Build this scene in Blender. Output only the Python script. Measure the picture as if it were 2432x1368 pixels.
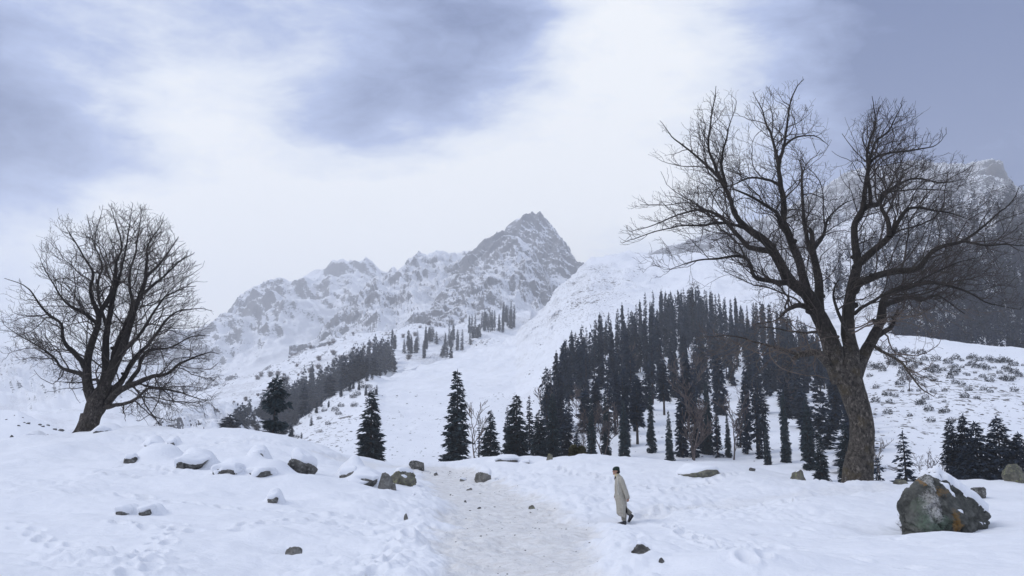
import bpy, bmesh, math, random
import numpy as np
from mathutils import Vector, Matrix, kdtree
from mathutils.bvhtree import BVHTree

for _o in list(bpy.data.objects): bpy.data.objects.remove(_o)
random.seed(7)
rng = np.random.default_rng(7)
SC = bpy.context.scene
COL = SC.collection
R = math.radians
PI = math.pi

# ------------------------------------------------------------------ camera
IW, IH, FPX, HORIZ = 2432.0, 1368.0, 2106.0, 1110.0
PITCH = math.atan((HORIZ - IH / 2) / FPX)
EYE = np.array([0.0, 0.0, 1.7])
cam_d = bpy.data.cameras.new('camera')
cam_d.sensor_width = 36.0
cam_d.lens = 36.0 * FPX / IW
cam_d.clip_start = 0.1
cam_d.clip_end = 30000.0
cam = bpy.data.objects.new('camera', cam_d)
COL.objects.link(cam)
cam.location = EYE
cam.rotation_euler = (PI / 2 + PITCH, 0, 0)
SC.camera = cam

# ------------------------------------------------------------------ world: broken cloud over a pale winter sky
SUN_EL, SUN_AZ = R(44), R(-105)        # sun high behind the cloud, to the left
world = bpy.data.worlds.new('World')
SC.world = world
world.use_nodes = True
wt = world.node_tree
wt.nodes.clear()

class NT:
    """tiny helper for building node trees"""
    def __init__(self, tree): self.t = tree
    def n(self, typ, ins=None, **props):
        nd = self.t.nodes.new(typ)
        for k, v in props.items(): setattr(nd, k, v)
        for k, v in (ins or {}).items():
            s = nd.inputs[k]
            if isinstance(v, bpy.types.NodeSocket): self.t.links.new(v, s)
            else: s.default_value = v
        return nd
    def math(self, op, a, b=0.0, c=0.0, clamp=False):
        return self.n('ShaderNodeMath', {0: a, 1: b, 2: c}, operation=op, use_clamp=clamp).outputs[0]
    def vec(self, op, a, b=(0, 0, 0)):
        return self.n('ShaderNodeVectorMath', {0: a, 1: b}, operation=op).outputs[0]
    def smooth(self, v, lo, hi, a=0.0, b=1.0):
        return self.n('ShaderNodeMapRange', {0: v, 1: lo, 2: hi, 3: a, 4: b}, interpolation_type='SMOOTHSTEP').outputs[0]
    def lin(self, v, lo, hi, a=0.0, b=1.0):
        return self.n('ShaderNodeMapRange', {0: v, 1: lo, 2: hi, 3: a, 4: b}).outputs[0]
    def mix(self, f, a, b):
        nd = self.t.nodes.new('ShaderNodeMix'); nd.data_type = 'RGBA'
        for i, v in ((0, f), (6, a), (7, b)):
            if isinstance(v, bpy.types.NodeSocket): self.t.links.new(v, nd.inputs[i])
            else: nd.inputs[i].default_value = (tuple(v) + (1.0,))[:4] if i else v
        return nd.outputs[2]
    def noise(self, vec, scale, detail=4.0, rough=0.55, dist=0.0, out=0, lac=2.0):
        return self.n('ShaderNodeTexNoise', {'Vector': vec, 'Scale': scale, 'Detail': detail, 'Roughness': rough,
                                             'Distortion': dist, 'Lacunarity': lac}).outputs[out]

def ray(px, py):
    x = (px - IW / 2) / FPX; y = -(py - IH / 2) / FPX
    return np.array([x, math.cos(PITCH) - y * math.sin(PITCH), math.sin(PITCH) + y * math.cos(PITCH)])

def at(px, py, d):
    """world point on the sight line of a photo pixel, d metres ahead of the camera"""
    v = ray(px, py)
    return EYE + v * (d / v[1])

W = NT(wt)
w_dir = W.n('ShaderNodeTexCoord').outputs['Generated']
w_dir = W.vec('NORMALIZE', w_dir)
sky = W.n('ShaderNodeTexSky', sky_type='NISHITA', sun_disc=False, sun_elevation=SUN_EL, sun_rotation=SUN_AZ,
          altitude=2700.0, air_density=1.0, dust_density=1.5, ozone_density=1.0).outputs[0]
sky = W.vec('SCALE', sky)
wt.nodes[-1].inputs['Scale'].default_value = 0.075
# cloud is drawn out along a slant: noise space stretched that way
w_sl = W.n('ShaderNodeMapping', {'Vector': w_dir, 'Rotation': (0, R(-38), 0), 'Scale': (0.62, 1.0, 1.55)}).outputs[0]
def centred(v, k): return W.vec('MULTIPLY', W.vec('SUBTRACT', v, (0.5, 0.5, 0.5)), (k, k, k))
wd = W.vec('ADD', w_dir, centred(W.noise(w_sl, 3.2, 5.0, 0.55, out=1), 0.34))
wd = W.vec('ADD', wd, centred(W.noise(w_sl, 11.0, 5.0, 0.6, out=1), 0.09))
# the cloud deck: bright thin places and darker thick ones
deck = W.noise(W.vec('ADD', w_sl, centred(W.noise(w_sl, 4.0, 3.0, 0.5, out=1), 0.25)), 3.0, 7.0, 0.56)
val = W.lin(deck, 0.30, 0.70, -0.30, 0.30)
wisp = W.noise(W.vec('ADD', w_sl, centred(W.noise(w_sl, 7.0, 4.0, 0.55, out=1), 0.16)), 9.0, 7.0, 0.62)
val = W.math('ADD', val, W.lin(wisp, 0.30, 0.70, -0.17, 0.17))
SKY_BLOBS = [  # photo pixel, angular size (rad), brightness change
    (1250, 330, 0.16, 0.19), (1120, 540, 0.20, 0.19), (1480, 170, 0.12, 0.15), (1660, 40, 0.10, 0.19), (500, 50, 0.08, 0.27), (560, 240, 0.09, 0.23), (480, 450, 0.14, 0.19), (720, 640, 0.18, 0.29), (200, 660, 0.18, 0.18),
    (900, 190, 0.12, -0.43), (700, 280, 0.095, -0.33), (1040, 60, 0.10, -0.26), (1230, 0, 0.09, -0.24), (740, 30, 0.06, 0.15),
    (60, 120, 0.19, -0.40), (20, 400, 0.13, -0.34), (270, 200, 0.09, -0.18), (2400, 120, 0.24, -0.33), (2120, 330, 0.15, -0.23), (2150, 40, 0.15, -0.25), (2420, 400, 0.13, -0.28), (600, 560, 0.16, 0.20), (950, 470, 0.15, 0.16), (1500, 480, 0.15, 0.22), (1750, 300, 0.13, 0.10),
]
for bx_, by_, sg, amp in SKY_BLOBS:
    v = ray(bx_, by_); v = v / np.linalg.norm(v)
    dt = W.n('ShaderNodeVectorMath', {0: wd, 1: tuple(v)}, operation='DISTANCE').outputs['Value']
    q = W.math('DIVIDE', dt, sg)
    g = W.math('EXPONENT', W.math('MULTIPLY', W.math('MULTIPLY', q, q), -0.7))
    val = W.math('MULTIPLY_ADD', g, amp, val)
SKY_MID = 0.56
cl = W.math('ADD', val, SKY_MID, clamp=True)
ramp = W.n('ShaderNodeValToRGB', {0: cl})
cr = ramp.color_ramp
cr.elements[0].position = 0.0; cr.elements[0].color = (0.015, 0.07, 0.27, 1)
cr.elements[1].position = 1.0; cr.elements[1].color = (1.10, 1.12, 1.12, 1)
e_ = cr.elements.new(0.45); e_.color = (0.40, 0.50, 0.80, 1)
e_ = cr.elements.new(0.75); e_.color = (0.88, 0.94, 1.04, 1)
w_col = W.mix(0.90, sky, ramp.outputs[0])
bg = W.n('ShaderNodeBackground', {'Color': w_col, 'Strength': 1.0})
wo = W.n('ShaderNodeOutputWorld', {'Surface': bg.outputs[0]})

# ------------------------------------------------------------------ sun (veiled: weak and very soft)
sun_d = bpy.data.lights.new('sun', 'SUN')
sun_d.energy = 1.5
sun_d.angle = R(26)
sun_d.color = (1.0, 0.98, 0.955)
sun = bpy.data.objects.new('sun', sun_d)
COL.objects.link(sun)
sdir = Vector((math.sin(-SUN_AZ) * math.cos(SUN_EL) * -1, math.cos(SUN_AZ) * math.cos(SUN_EL), math.sin(SUN_EL)))
sun.rotation_euler = sdir.to_track_quat('Z', 'Y').to_euler()
sun.location = (0, 50, 80)

SC.view_settings.view_transform = 'Standard'
SC.view_settings.look = 'None'
SC.view_settings.exposure = 0.0
SC.view_settings.gamma = 1.0
SC.view_settings.use_curve_mapping = False
SC.render.engine = 'CYCLES'
cy = SC.cycles
cy.max_bounces = 14; cy.diffuse_bounces = 4; cy.glossy_bounces = 2; cy.transmission_bounces = 2
cy.volume_bounces = 12; cy.transparent_max_bounces = 4
cy.use_denoising = True
cy.caustics_reflective = False; cy.caustics_refractive = False

# ------------------------------------------------------------------ numpy noise
def _hash(ix, iy, iz, seed):
    h = (ix.astype(np.int64) * 374761393 + iy.astype(np.int64) * 668265263 + iz.astype(np.int64) * 1440662683 + seed * 974634211) & 0xFFFFFFFF
    h = ((h ^ (h >> 13)) * 1274126177) & 0xFFFFFFFF
    h = ((h ^ (h >> 15)) * 2246822519) & 0xFFFFFFFF
    return ((h ^ (h >> 16)) & 0xFFFFFF).astype(np.float32) / float(0xFFFFFF)

def vnoise(p, seed=0):
    i = np.floor(p); f = (p - i).astype(np.float32); i = i.astype(np.int64)
    u = f * f * f * (f * (f * 6 - 15) + 10)
    r = np.zeros(len(p), np.float32)
    for dx in (0, 1):
        wx = u[:, 0] if dx else 1 - u[:, 0]
        for dy in (0, 1):
            wy = u[:, 1] if dy else 1 - u[:, 1]
            for dz in (0, 1):
                wz = u[:, 2] if dz else 1 - u[:, 2]
                r += wx * wy * wz * _hash(i[:, 0] + dx, i[:, 1] + dy, i[:, 2] + dz, seed)
    return r * 2 - 1

_ROT = np.array([[0.36, 0.48, -0.8], [-0.8, 0.6, 0.0], [0.48, 0.64, 0.6]])
def fbm(p, octv=5, gain=0.5, lac=2.03, seed=0, ridged=False):
    p = np.asarray(p, float); s = np.zeros(len(p), np.float32); a = 1.0; tot = 0.0
    for k in range(octv):
        n = vnoise(p, seed + k)
        if ridged: n = 1 - 2 * np.abs(n)
        s += a * n; tot += a; a *= gain
        p = (p @ _ROT.T) * lac + 17.3
    return s / tot

def sstep(x, a, b):
    t = np.clip((x - a) / (b - a), 0, 1)
    return t * t * (3 - 2 * t)

# ------------------------------------------------------------------ materials
MATS = {}
def new_mat(name):
    m = bpy.data.materials.new(name); m.use_nodes = True
    m.node_tree.nodes.clear()
    MATS[name] = m
    return m, NT(m.node_tree)
def finish(N, col, rough=0.8, bump=None, bstr=0.3, bdist=0.05, spec=0.3, **kw):
    ins = {'Base Color': col if isinstance(col, bpy.types.NodeSocket) else tuple(col) + (1.0,), 'Roughness': rough, 'Specular IOR Level': spec}
    ins.update(kw)
    if bump is not None:
        ins['Normal'] = N.n('ShaderNodeBump', {'Strength': bstr, 'Distance': bdist, 'Height': bump}).outputs[0]
    b = N.n('ShaderNodeBsdfPrincipled', ins)
    N.n('ShaderNodeOutputMaterial', {'Surface': b.outputs[0]})
def pos(N): return N.n('ShaderNodeNewGeometry').outputs['Position']
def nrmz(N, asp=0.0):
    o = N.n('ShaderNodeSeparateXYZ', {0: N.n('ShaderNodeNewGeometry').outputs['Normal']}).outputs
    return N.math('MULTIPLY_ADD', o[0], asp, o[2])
def objc(N): return N.n('ShaderNodeTexCoord').outputs['Object']

SNOW = (0.79, 0.805, 0.835)
def mat_ground():
    m, N = new_mat('trampled_snow')
    p = pos(N)
    a = N.n('ShaderNodeAttribute', attribute_name='path').outputs['Fac']
    n1 = N.noise(p, 1.1, 5, 0.6); n2 = N.noise(p, 7.0, 4, 0.6)
    t = N.math('ADD', a, N.math('MULTIPLY', N.math('SUBTRACT', n1, 0.5), 0.5))
    t = N.math('ADD', t, N.math('MULTIPLY', N.math('SUBTRACT', n2, 0.5), 0.45))
    t = N.math('MULTIPLY', N.smooth(t, 0.10, 1.15), N.smooth(a, 0.0, 0.25))
    dirt = N.mix(N.smooth(N.noise(N.vec('MULTIPLY', p, (1, 2.2, 1)), 2.3, 6, 0.65), 0.35, 0.7), (0.765, 0.76, 0.75), (0.66, 0.64, 0.615))
    c = N.mix(t, SNOW, dirt)
    sp = N.smooth(N.noise(p, 11.0, 3, 0.7), 0.635, 0.71)
    sp = N.math('MULTIPLY', sp, N.smooth(a, 0.25, 0.8))
    c = N.mix(N.math('MULTIPLY', sp, 0.45), c, (0.26, 0.23, 0.20))
    b = N.math('ADD', N.math('MULTIPLY', N.noise(p, 5.0, 5, 0.6), 1.0), N.math('MULTIPLY', N.noise(p, 26.0, 3, 0.6), 0.35))
    b = N.math('ADD', b, N.math('MULTIPLY', N.noise(N.vec('MULTIPLY', p, (1, 2.6, 1)), 2.2, 5, 0.62), 0.9))
    finish(N, c, 0.75, b, N.lin(a, 0, 1, 0.42, 0.8), 0.07, 0.25)
    return m
def mat_snow():
    m, N = new_mat('snow')
    p = pos(N)
    finish(N, SNOW, 0.75, N.noise(p, 4.0, 4, 0.55), 0.25, 0.05, 0.25)
    return m
def mat_slope():
    """snow slope with tufts of grass and stones showing through"""
    m, N = new_mat('speckled_snow_slope')
    p = pos(N)
    a = N.n('ShaderNodeAttribute', attribute_name='scrub').outputs['Fac']
    ps = N.vec('MULTIPLY', p, (1.0, 0.45, 1.6))
    big = N.noise(p, 0.012, 4, 0.6)
    f1 = N.noise(ps, 0.55, 4, 0.62)
    f2 = N.noise(ps, 0.16, 5, 0.66)
    f3 = N.noise(N.vec('MULTIPLY', p, (0.8, 0.35, 1.9)), 0.07, 6, 0.7)
    th = N.lin(N.math('ADD', big, N.math('MULTIPLY', a, 0.5)), 0.40, 0.95, 0.05, -0.11)
    s1 = N.smooth(N.math('SUBTRACT', f1, th), 0.645, 0.68)
    s2 = N.smooth(N.math('SUBTRACT', f2, th), 0.675, 0.71)
    s3 = N.smooth(N.math('SUBTRACT', f3, N.math('MULTIPLY', th, 1.1)), 0.69, 0.73)
    s = N.math('MAXIMUM', N.math('MAXIMUM', s1, s2), s3)
    tone = N.mix(N.noise(p, 0.3, 2), (0.085, 0.078, 0.072), (0.17, 0.155, 0.145))
    c = N.mix(N.math('MULTIPLY', s, 0.88), SNOW, tone)
    finish(N, c, 0.85, N.noise(p, 0.25, 6, 0.6), 0.5, 0.9, 0.2)
    return m
def mat_mountain(name, cut, width, nscale=0.02, namp=0.9, veg=0.0, rock=((0.06, 0.062, 0.072), (0.13, 0.132, 0.145)), strata=(1.0, 1.2, 2.2), asp=0.5):
    m, N = new_mat(name)
    p = pos(N)
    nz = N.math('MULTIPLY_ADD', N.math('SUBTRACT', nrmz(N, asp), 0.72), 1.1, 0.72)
    ps = N.n('ShaderNodeMapping', {'Vector': p, 'Rotation': (0, R(28), 0), 'Scale': strata}).outputs[0]
    n1 = N.noise(ps, nscale, 9, 0.68)
    n2 = N.noise(ps, nscale * 6, 4, 0.66)
    n3 = N.noise(N.vec('MULTIPLY', ps, (1, 1, 1.5)), nscale * 12, 2, 0.6)
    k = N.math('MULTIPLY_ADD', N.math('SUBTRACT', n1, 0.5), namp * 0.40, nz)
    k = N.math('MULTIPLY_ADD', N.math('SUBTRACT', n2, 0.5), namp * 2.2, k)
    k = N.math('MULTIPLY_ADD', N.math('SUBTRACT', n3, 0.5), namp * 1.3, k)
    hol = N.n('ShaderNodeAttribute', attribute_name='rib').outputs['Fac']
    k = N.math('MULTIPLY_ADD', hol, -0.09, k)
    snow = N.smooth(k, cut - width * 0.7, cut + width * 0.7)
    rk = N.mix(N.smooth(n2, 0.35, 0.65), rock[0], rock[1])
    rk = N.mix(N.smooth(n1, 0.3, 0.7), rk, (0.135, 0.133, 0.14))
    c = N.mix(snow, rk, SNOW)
    if veg > 0:   # bare birch scrub standing out of the snow
        v1 = N.noise(p, nscale * 0.55, 3, 0.6); v2 = N.noise(N.vec('MULTIPLY', p, (1, 1, 0.6)), nscale * 22, 4, 0.7)
        vv = N.math('MULTIPLY', N.smooth(v1, 0.50, 0.64), N.smooth(v2, 0.42, 0.62))
        c = N.mix(N.math('MULTIPLY', vv, veg), c, (0.165, 0.145, 0.14))
    bmp = N.math('ADD', n2, N.math('MULTIPLY', n3, 0.6))
    finish(N, c, 0.9, bmp, 0.4, 1.2, 0.15)
    return m
mat_ground(); mat_snow(); mat_slope()
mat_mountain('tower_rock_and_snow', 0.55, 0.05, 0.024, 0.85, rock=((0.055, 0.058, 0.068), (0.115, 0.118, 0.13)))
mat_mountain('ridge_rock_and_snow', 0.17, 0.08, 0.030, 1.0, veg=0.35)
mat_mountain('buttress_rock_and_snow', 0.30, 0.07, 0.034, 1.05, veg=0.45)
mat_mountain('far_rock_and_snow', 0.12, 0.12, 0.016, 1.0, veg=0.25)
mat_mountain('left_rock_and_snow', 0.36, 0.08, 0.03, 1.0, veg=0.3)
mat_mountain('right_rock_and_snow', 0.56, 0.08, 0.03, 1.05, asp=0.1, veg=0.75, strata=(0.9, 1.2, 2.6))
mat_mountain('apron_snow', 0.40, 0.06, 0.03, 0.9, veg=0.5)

def mat_plain(name, col, rough=0.8, var=0.25, scale=6.0, bstr=0.3, bdist=0.02, rnd=0.0):
    m, N = new_mat(name)
    p = objc(N)
    n = N.noise(p, scale, 4, 0.6)
    lo = tuple(c * (1 - var) for c in col); hi = tuple(min(1, c * (1 + var)) for c in col)
    c = N.mix(N.smooth(n, 0.3, 0.7), lo, hi)
    if rnd:
        r_ = N.n('ShaderNodeObjectInfo').outputs['Random']
        c = N.mix(N.math('MULTIPLY', r_, rnd), c, tuple(x * 1.9 for x in col))
    finish(N, c, rough, N.noise(p, scale * 3, 4, 0.6), bstr, bdist, 0.2)
    return m
def mat_bark(name, dark, light, moss, sc, fork=6.0):
    m, N = new_mat(name)
    p = pos(N)
    ps = N.vec('MULTIPLY', p, (1, 1, 0.62))
    n1 = N.noise(ps, 9.0 * sc, 6, 0.7); n2 = N.noise(p, 1.3 * sc, 4, 0.6); n3 = N.noise(ps, 16 * sc, 4, 0.65)
    c = N.mix(N.smooth(n1, 0.38, 0.62), dark, light)
    c = N.mix(N.math('MULTIPLY', N.smooth(n2, 0.50, 0.66), 0.7), c, moss)
    pale = N.math('MULTIPLY', N.smooth(N.noise(ps, 6.5 * sc, 6, 0.72), 0.53, 0.64), 0.8)
    c = N.mix(pale, c, tuple(min(1, x * 2.1) for x in light))
    # bark colour is mixed darker with height, from the fork upward
    zz = N.math('ADD', N.n('ShaderNodeSeparateXYZ', {0: objc(N)}).outputs[2], N.math('MULTIPLY', N.math('SUBTRACT', n2, 0.5), 2.5))
    c = N.mix(N.smooth(zz, fork - 0.6, fork + 2.2, 0.0, 0.86), c, tuple(x * 0.8 for x in dark))
    finish(N, c, 0.92, N.math('ADD', n1, N.math('MULTIPLY', n3, 0.6)), 0.9, 0.06, 0.15)
    return m
def mat_rock(name, a, b, lichen=(0.36, 0.37, 0.35), lich=0.5, sc=1.0):
    m, N = new_mat(name)
    p = objc(N)
    n1 = N.noise(p, 2.2 * sc, 7, 0.66); n2 = N.noise(p, 9 * sc, 5, 0.7); n3 = N.noise(p, 24 * sc, 3, 0.6)
    c = N.mix(N.smooth(n1, 0.36, 0.64), a, b)
    c = N.mix(N.math('MULTIPLY', N.smooth(n2, 0.52, 0.68), lich), c, lichen)
    c = N.mix(N.math('MULTIPLY', N.smooth(n3, 0.55, 0.7), 0.6), c, tuple(x * 0.35 for x in a))
    finish(N, c, 0.9, N.math('ADD', n2, N.math('MULTIPLY', n3, 0.4)), 0.8, 0.05, 0.2)
    return m
mat_bark('grey_bark', (0.034, 0.030, 0.027), (0.10, 0.088, 0.075), (0.085, 0.068, 0.042), 1.0, 6.0)
mat_bark('dark_bark', (0.028, 0.024, 0.022), (0.080, 0.070, 0.062), (0.045, 0.037, 0.027), 1.0, 2.0)
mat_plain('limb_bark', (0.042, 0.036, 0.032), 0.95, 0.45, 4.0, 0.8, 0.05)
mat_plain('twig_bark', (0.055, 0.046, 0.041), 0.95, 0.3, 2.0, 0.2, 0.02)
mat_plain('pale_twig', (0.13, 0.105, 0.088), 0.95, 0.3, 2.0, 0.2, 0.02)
mat_plain('brown_twig', (0.105, 0.085, 0.080), 0.95, 0.3, 2.0, 0.2, 0.02)
mat_plain('conifer_needles', (0.020, 0.029, 0.043), 0.9, 0.45, 0.5, 0.0, 0.02, rnd=0.5)
mat_plain('far_needles', (0.011, 0.017, 0.034), 0.9, 0.4, 0.3, 0.0, 0.02)
mat_plain('pine_needles', (0.026, 0.040, 0.045), 0.9, 0.4, 0.6, 0.0, 0.02, rnd=0.3)
mat_plain('conifer_bark', (0.060, 0.048, 0.043), 0.95, 0.3, 1.5, 0.3, 0.05)
mat_rock('dark_rock', (0.045, 0.044, 0.042), (0.14, 0.135, 0.125), lich=0.65)
mat_rock('grey_rock', (0.10, 0.097, 0.088), (0.20, 0.195, 0.18), lich=0.4)
mat_rock('green_lichen_rock', (0.10, 0.098, 0.08), (0.20, 0.19, 0.16), (0.30, 0.33, 0.12), 0.7)

# ------------------------------------------------------------------ object helpers
def tag(o, label=None, cat=None, group=None, kind=None):
    if label: o['label'] = label
    if cat: o['category'] = cat
    if group: o['group'] = group
    if kind: o['kind'] = kind
    return o
def mesh_from(name, verts, faces, smooth=True):
    me = bpy.data.meshes.new(name)
    verts = np.asarray(verts, np.float32)
    if isinstance(faces, np.ndarray):
        k = faces.shape[1]; nf = len(faces)
        me.vertices.add(len(verts)); me.vertices.foreach_set('co', verts.ravel())
        me.loops.add(nf * k); me.loops.foreach_set('vertex_index', faces.astype(np.int32).ravel())
        me.polygons.add(nf); me.polygons.foreach_set('loop_start', np.arange(0, nf * k, k, dtype=np.int32))
        me.update(calc_edges=True)
    else:
        me.from_pydata([tuple(v) for v in verts], [], faces); me.update()
    if smooth: me.shade_smooth()
    me.validate()
    return me
def obj(name, me, mat=None, parent=None, loc=None):
    o = bpy.data.objects.new(name, me)
    COL.objects.link(o)
    if mat is not None and me is not None and not me.materials: me.materials.append(MATS[mat] if isinstance(mat, str) else mat)
    if parent is not None: o.parent = parent
    if loc is not None: o.location = loc
    return o
def empty(name, loc=(0, 0, 0), rz=0.0):
    o = bpy.data.objects.new(name, None); COL.objects.link(o)
    o.location = loc; o.rotation_euler = (0, 0, rz); o.empty_display_size = 0.3
    return o
def grid_faces(nr, nc, wrap=False):
    a = np.arange(nr * nc).reshape(nr, nc)
    if wrap: a = np.concatenate([a, a[:, :1]], 1)
    return np.stack([a[:-1, :-1], a[:-1, 1:], a[1:, 1:], a[1:, :-1]], -1).reshape(-1, 4)
# ================================================================== THE LAND
BASEZ = -12.0
# far ground sheet, under everything
def far_ground():
    n = 96; rings = [0, 60, 200, 600, 1500, 3500, 6400]
    V = [(0, 0, BASEZ)]; F = []
    for r in rings[1:]:
        for k in range(n):
            a = 2 * PI * k / n; V.append((r * math.cos(a), r * math.sin(a), BASEZ))
    for k in range(n): F.append((0, 1 + k, 1 + (k + 1) % n))
    for i in range(len(rings) - 2):
        for k in range(n):
            a = 1 + i * n + k; b = 1 + i * n + (k + 1) % n
            F.append((a, a + n, b + n, b))
    tag(obj('valley_floor', mesh_from('valley_floor', V, F), 'snow'), kind='structure')
far_ground()

LAYER_BVH = {}
def layer(name, base, top, power, nu, nv, mat, rough, vpow=1.0, back=0.10, attr=None):
    """a mountainside lofted from its foot to its crest, carved by noise, with its far side closed"""
    base = np.array(base, float); top = np.array(top, float)
    x0 = min(base[0, 0], top[0, 0]); x1 = max(base[-1, 0], top[-1, 0])
    px = np.linspace(x0, x1, nu)
    def row(t):
        py = np.interp(px, t[:, 0], t[:, 1]); d = np.exp(np.interp(px, t[:, 0], np.log(t[:, 2])))
        return np.array([at(a, b, c) for a, b, c in zip(px, py, d)])
    Pb, Pt = row(base), row(top)
    v = np.linspace(0, 1, nv) ** vpow
    G = np.zeros((nv, nu, 3))
    for i, t in enumerate(v):
        G[i, :, :2] = Pb[:, :2] * (1 - t) + Pt[:, :2] * t
        G[i, :, 2] = Pb[:, 2] + (Pt[:, 2] - Pb[:, 2]) * t ** power
    P = G.reshape(-1, 3)
    vv = np.repeat(v, nu)
    disp = rough(P, vv); P = P + disp
    rib = disp[:, 2] / (disp[:, 2].std() + 1e-6)
    G = P.reshape(nv, nu, 3)
    sk = G[:1].copy(); sk[..., :2] *= 0.985; sk[..., 2] = BASEZ - 0.5
    hz = np.maximum(Pt[:, 2] - BASEZ, 1)
    rows = [sk, G]
    for q in (0.25, 0.6, 1.0):
        b = G[-1:].copy(); rr = np.hypot(b[0, :, 0], b[0, :, 1])
        b[0, :, :2] *= (1 + back * q * np.minimum(1, 3 * hz / rr))[:, None]
        b[0, :, 2] = G[-1, :, 2] * (1 - q ** 1.3) + (BASEZ - 0.5) * q ** 1.3
        rows.append(b)
    G = np.concatenate(rows, 0)
    F = grid_faces(G.shape[0], nu)
    P = G.reshape(-1, 3)
    me = mesh_from(name, P, F)
    a = me.attributes.new('rib', 'FLOAT', 'POINT')
    a.data.foreach_set('value', np.concatenate([np.zeros(nu), rib, np.zeros(3 * nu)]).astype(np.float32))
    if attr is not None:
        a = me.attributes.new(attr[0], 'FLOAT', 'POINT')
        a.data.foreach_set('value', attr[1](P).astype(np.float32))
    o = tag(obj(name, me, mat), kind='structure')
    LAYER_BVH[name] = BVHTree.FromPolygons([tuple(p) for p in P], [tuple(map(int, f)) for f in F])
    return o

def ribs(P, sc, ang, stretch=2.2):
    """noise coordinates drawn out along ribs that climb at an angle"""
    ca, sa = math.cos(ang), math.sin(ang)
    u = P[:, 0] * ca + P[:, 2] * sa; w = -P[:, 0] * sa + P[:, 2] * ca
    return np.stack([u / stretch, P[:, 1] * 0.8, w], 1) * sc

def rough_rock(amp, sc, ang=0.75, oct_=7, out=0.7, seed=1, stretch=2.2, tap=0.15, gain=0.52, top_cut=0.6):
    def f(P, v):
        r = fbm(ribs(P, sc, ang, stretch), oct_, gain, seed=seed, ridged=True)
        r2 = fbm(P * sc * 3.1, 5, 0.5, seed=seed + 40, ridged=True) * 0.35
        n = (r + r2) * amp * (tap + (1 - tap) * sstep(v, 0.0, 0.35)) * (1 - top_cut * sstep(v, 0.75, 1.0))
        o = np.zeros_like(P); o[:, 2] = n * 0.8; o[:, 1] = -n * out
        o[:, 0] = 0.3 * amp * fbm(P * sc * 2.0, 4, seed=seed + 80) * sstep(v, 0.1, 0.4)
        return o
    return f
def rough_slope(amp, sc, seed=3):
    def f(P, v):
        o = np.zeros_like(P)
        d = np.clip(P[:, 1] / 600.0, 0.12, 2.2)
        o[:, 2] = fbm(P * sc, 6, 0.5, seed=seed) * amp * d + 0.4 * amp * d * fbm(ribs(P, sc * 3.0, 0.5, 3.0), 5, seed=seed + 9, ridged=True)
        return o
    return f

def scrub_attr(P):
    """where grass and stones show most: the gullied upper slope, the moraine, the slope under the right-hand wood"""
    az = P[:, 0] / np.maximum(P[:, 1], 1); d = P[:, 1]
    a = np.zeros(len(P), np.float32)
    a += 0.62 * np.exp(-((az - 0.09) / 0.07) ** 2) * sstep(d, 650, 900) * (1 - sstep(d, 1500, 1800))
    a += 0.6 * np.exp(-((az + 0.215) / 0.045) ** 2) * (1 - sstep(d, 600, 900))
    a += 0.40 * sstep(az, 0.36, 0.45) * (1 - sstep(d, 250, 390))
    a += 0.15 * np.exp(-((az + 0.08) / 0.12) ** 2) * (1 - sstep(d, 260, 420))
    a -= 0.55 * np.exp(-((az + 0.10) / 0.09) ** 2) * sstep(d, 380, 520)
    return a

# long snow slope climbing to the col, with the wooded spur at the right on its lower half
slope_base = [(520, 1135, 140), (1500, 1125, 140), (1850, 1140, 135), (2050, 1185, 120), (2600, 1190, 115)]
slope_top = [(520, 1065, 300), (600, 1050, 320), (680, 1030, 380), (740, 975, 470), (800, 935, 550), (870, 893, 640), (890, 888, 660), (915, 892, 690),
             (970, 884, 760), (1050, 862, 860), (1150, 832, 1000), (1225, 805, 1150), (1290, 735, 1400), (1330, 680, 1600),
             (1370, 645, 1750), (1400, 612, 1900), (1480, 604, 1950), (1560, 606, 2000), (1640, 600, 2000), (1750, 612, 1750), (1850, 655, 1250), (1950, 725, 800), (2010, 775, 560),
             (2080, 806, 440), (2130, 814, 410), (2250, 822, 385), (2350, 832, 370), (2432, 842, 355), (2600, 860, 340)]
layer('snow_slope', slope_base, slope_top, 1.2, 420, 230, 'speckled_snow_slope', rough_slope(9.0, 0.012), vpow=1.6, back=0.05, attr=('scrub', scrub_attr))

# central mountain: the tower, its front buttress and the long left-hand ridge
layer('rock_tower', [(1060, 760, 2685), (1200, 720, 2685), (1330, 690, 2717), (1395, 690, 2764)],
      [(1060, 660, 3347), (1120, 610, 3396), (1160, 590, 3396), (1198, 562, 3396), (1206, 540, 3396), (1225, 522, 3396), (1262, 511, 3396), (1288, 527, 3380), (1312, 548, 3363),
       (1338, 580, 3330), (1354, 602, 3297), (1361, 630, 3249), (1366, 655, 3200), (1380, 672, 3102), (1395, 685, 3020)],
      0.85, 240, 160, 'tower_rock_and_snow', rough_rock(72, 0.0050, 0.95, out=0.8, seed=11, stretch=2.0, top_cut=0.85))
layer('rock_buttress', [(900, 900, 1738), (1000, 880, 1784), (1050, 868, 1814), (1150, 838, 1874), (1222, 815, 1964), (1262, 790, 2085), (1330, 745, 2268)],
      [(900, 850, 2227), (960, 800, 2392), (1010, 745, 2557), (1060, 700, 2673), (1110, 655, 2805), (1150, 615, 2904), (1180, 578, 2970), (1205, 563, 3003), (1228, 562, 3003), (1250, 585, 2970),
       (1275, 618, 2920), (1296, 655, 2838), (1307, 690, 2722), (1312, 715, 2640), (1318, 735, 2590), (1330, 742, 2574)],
      0.95, 340, 210, 'buttress_rock_and_snow', rough_rock(52, 0.0072, 0.80, out=0.8, seed=23, stretch=2.3))
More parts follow.
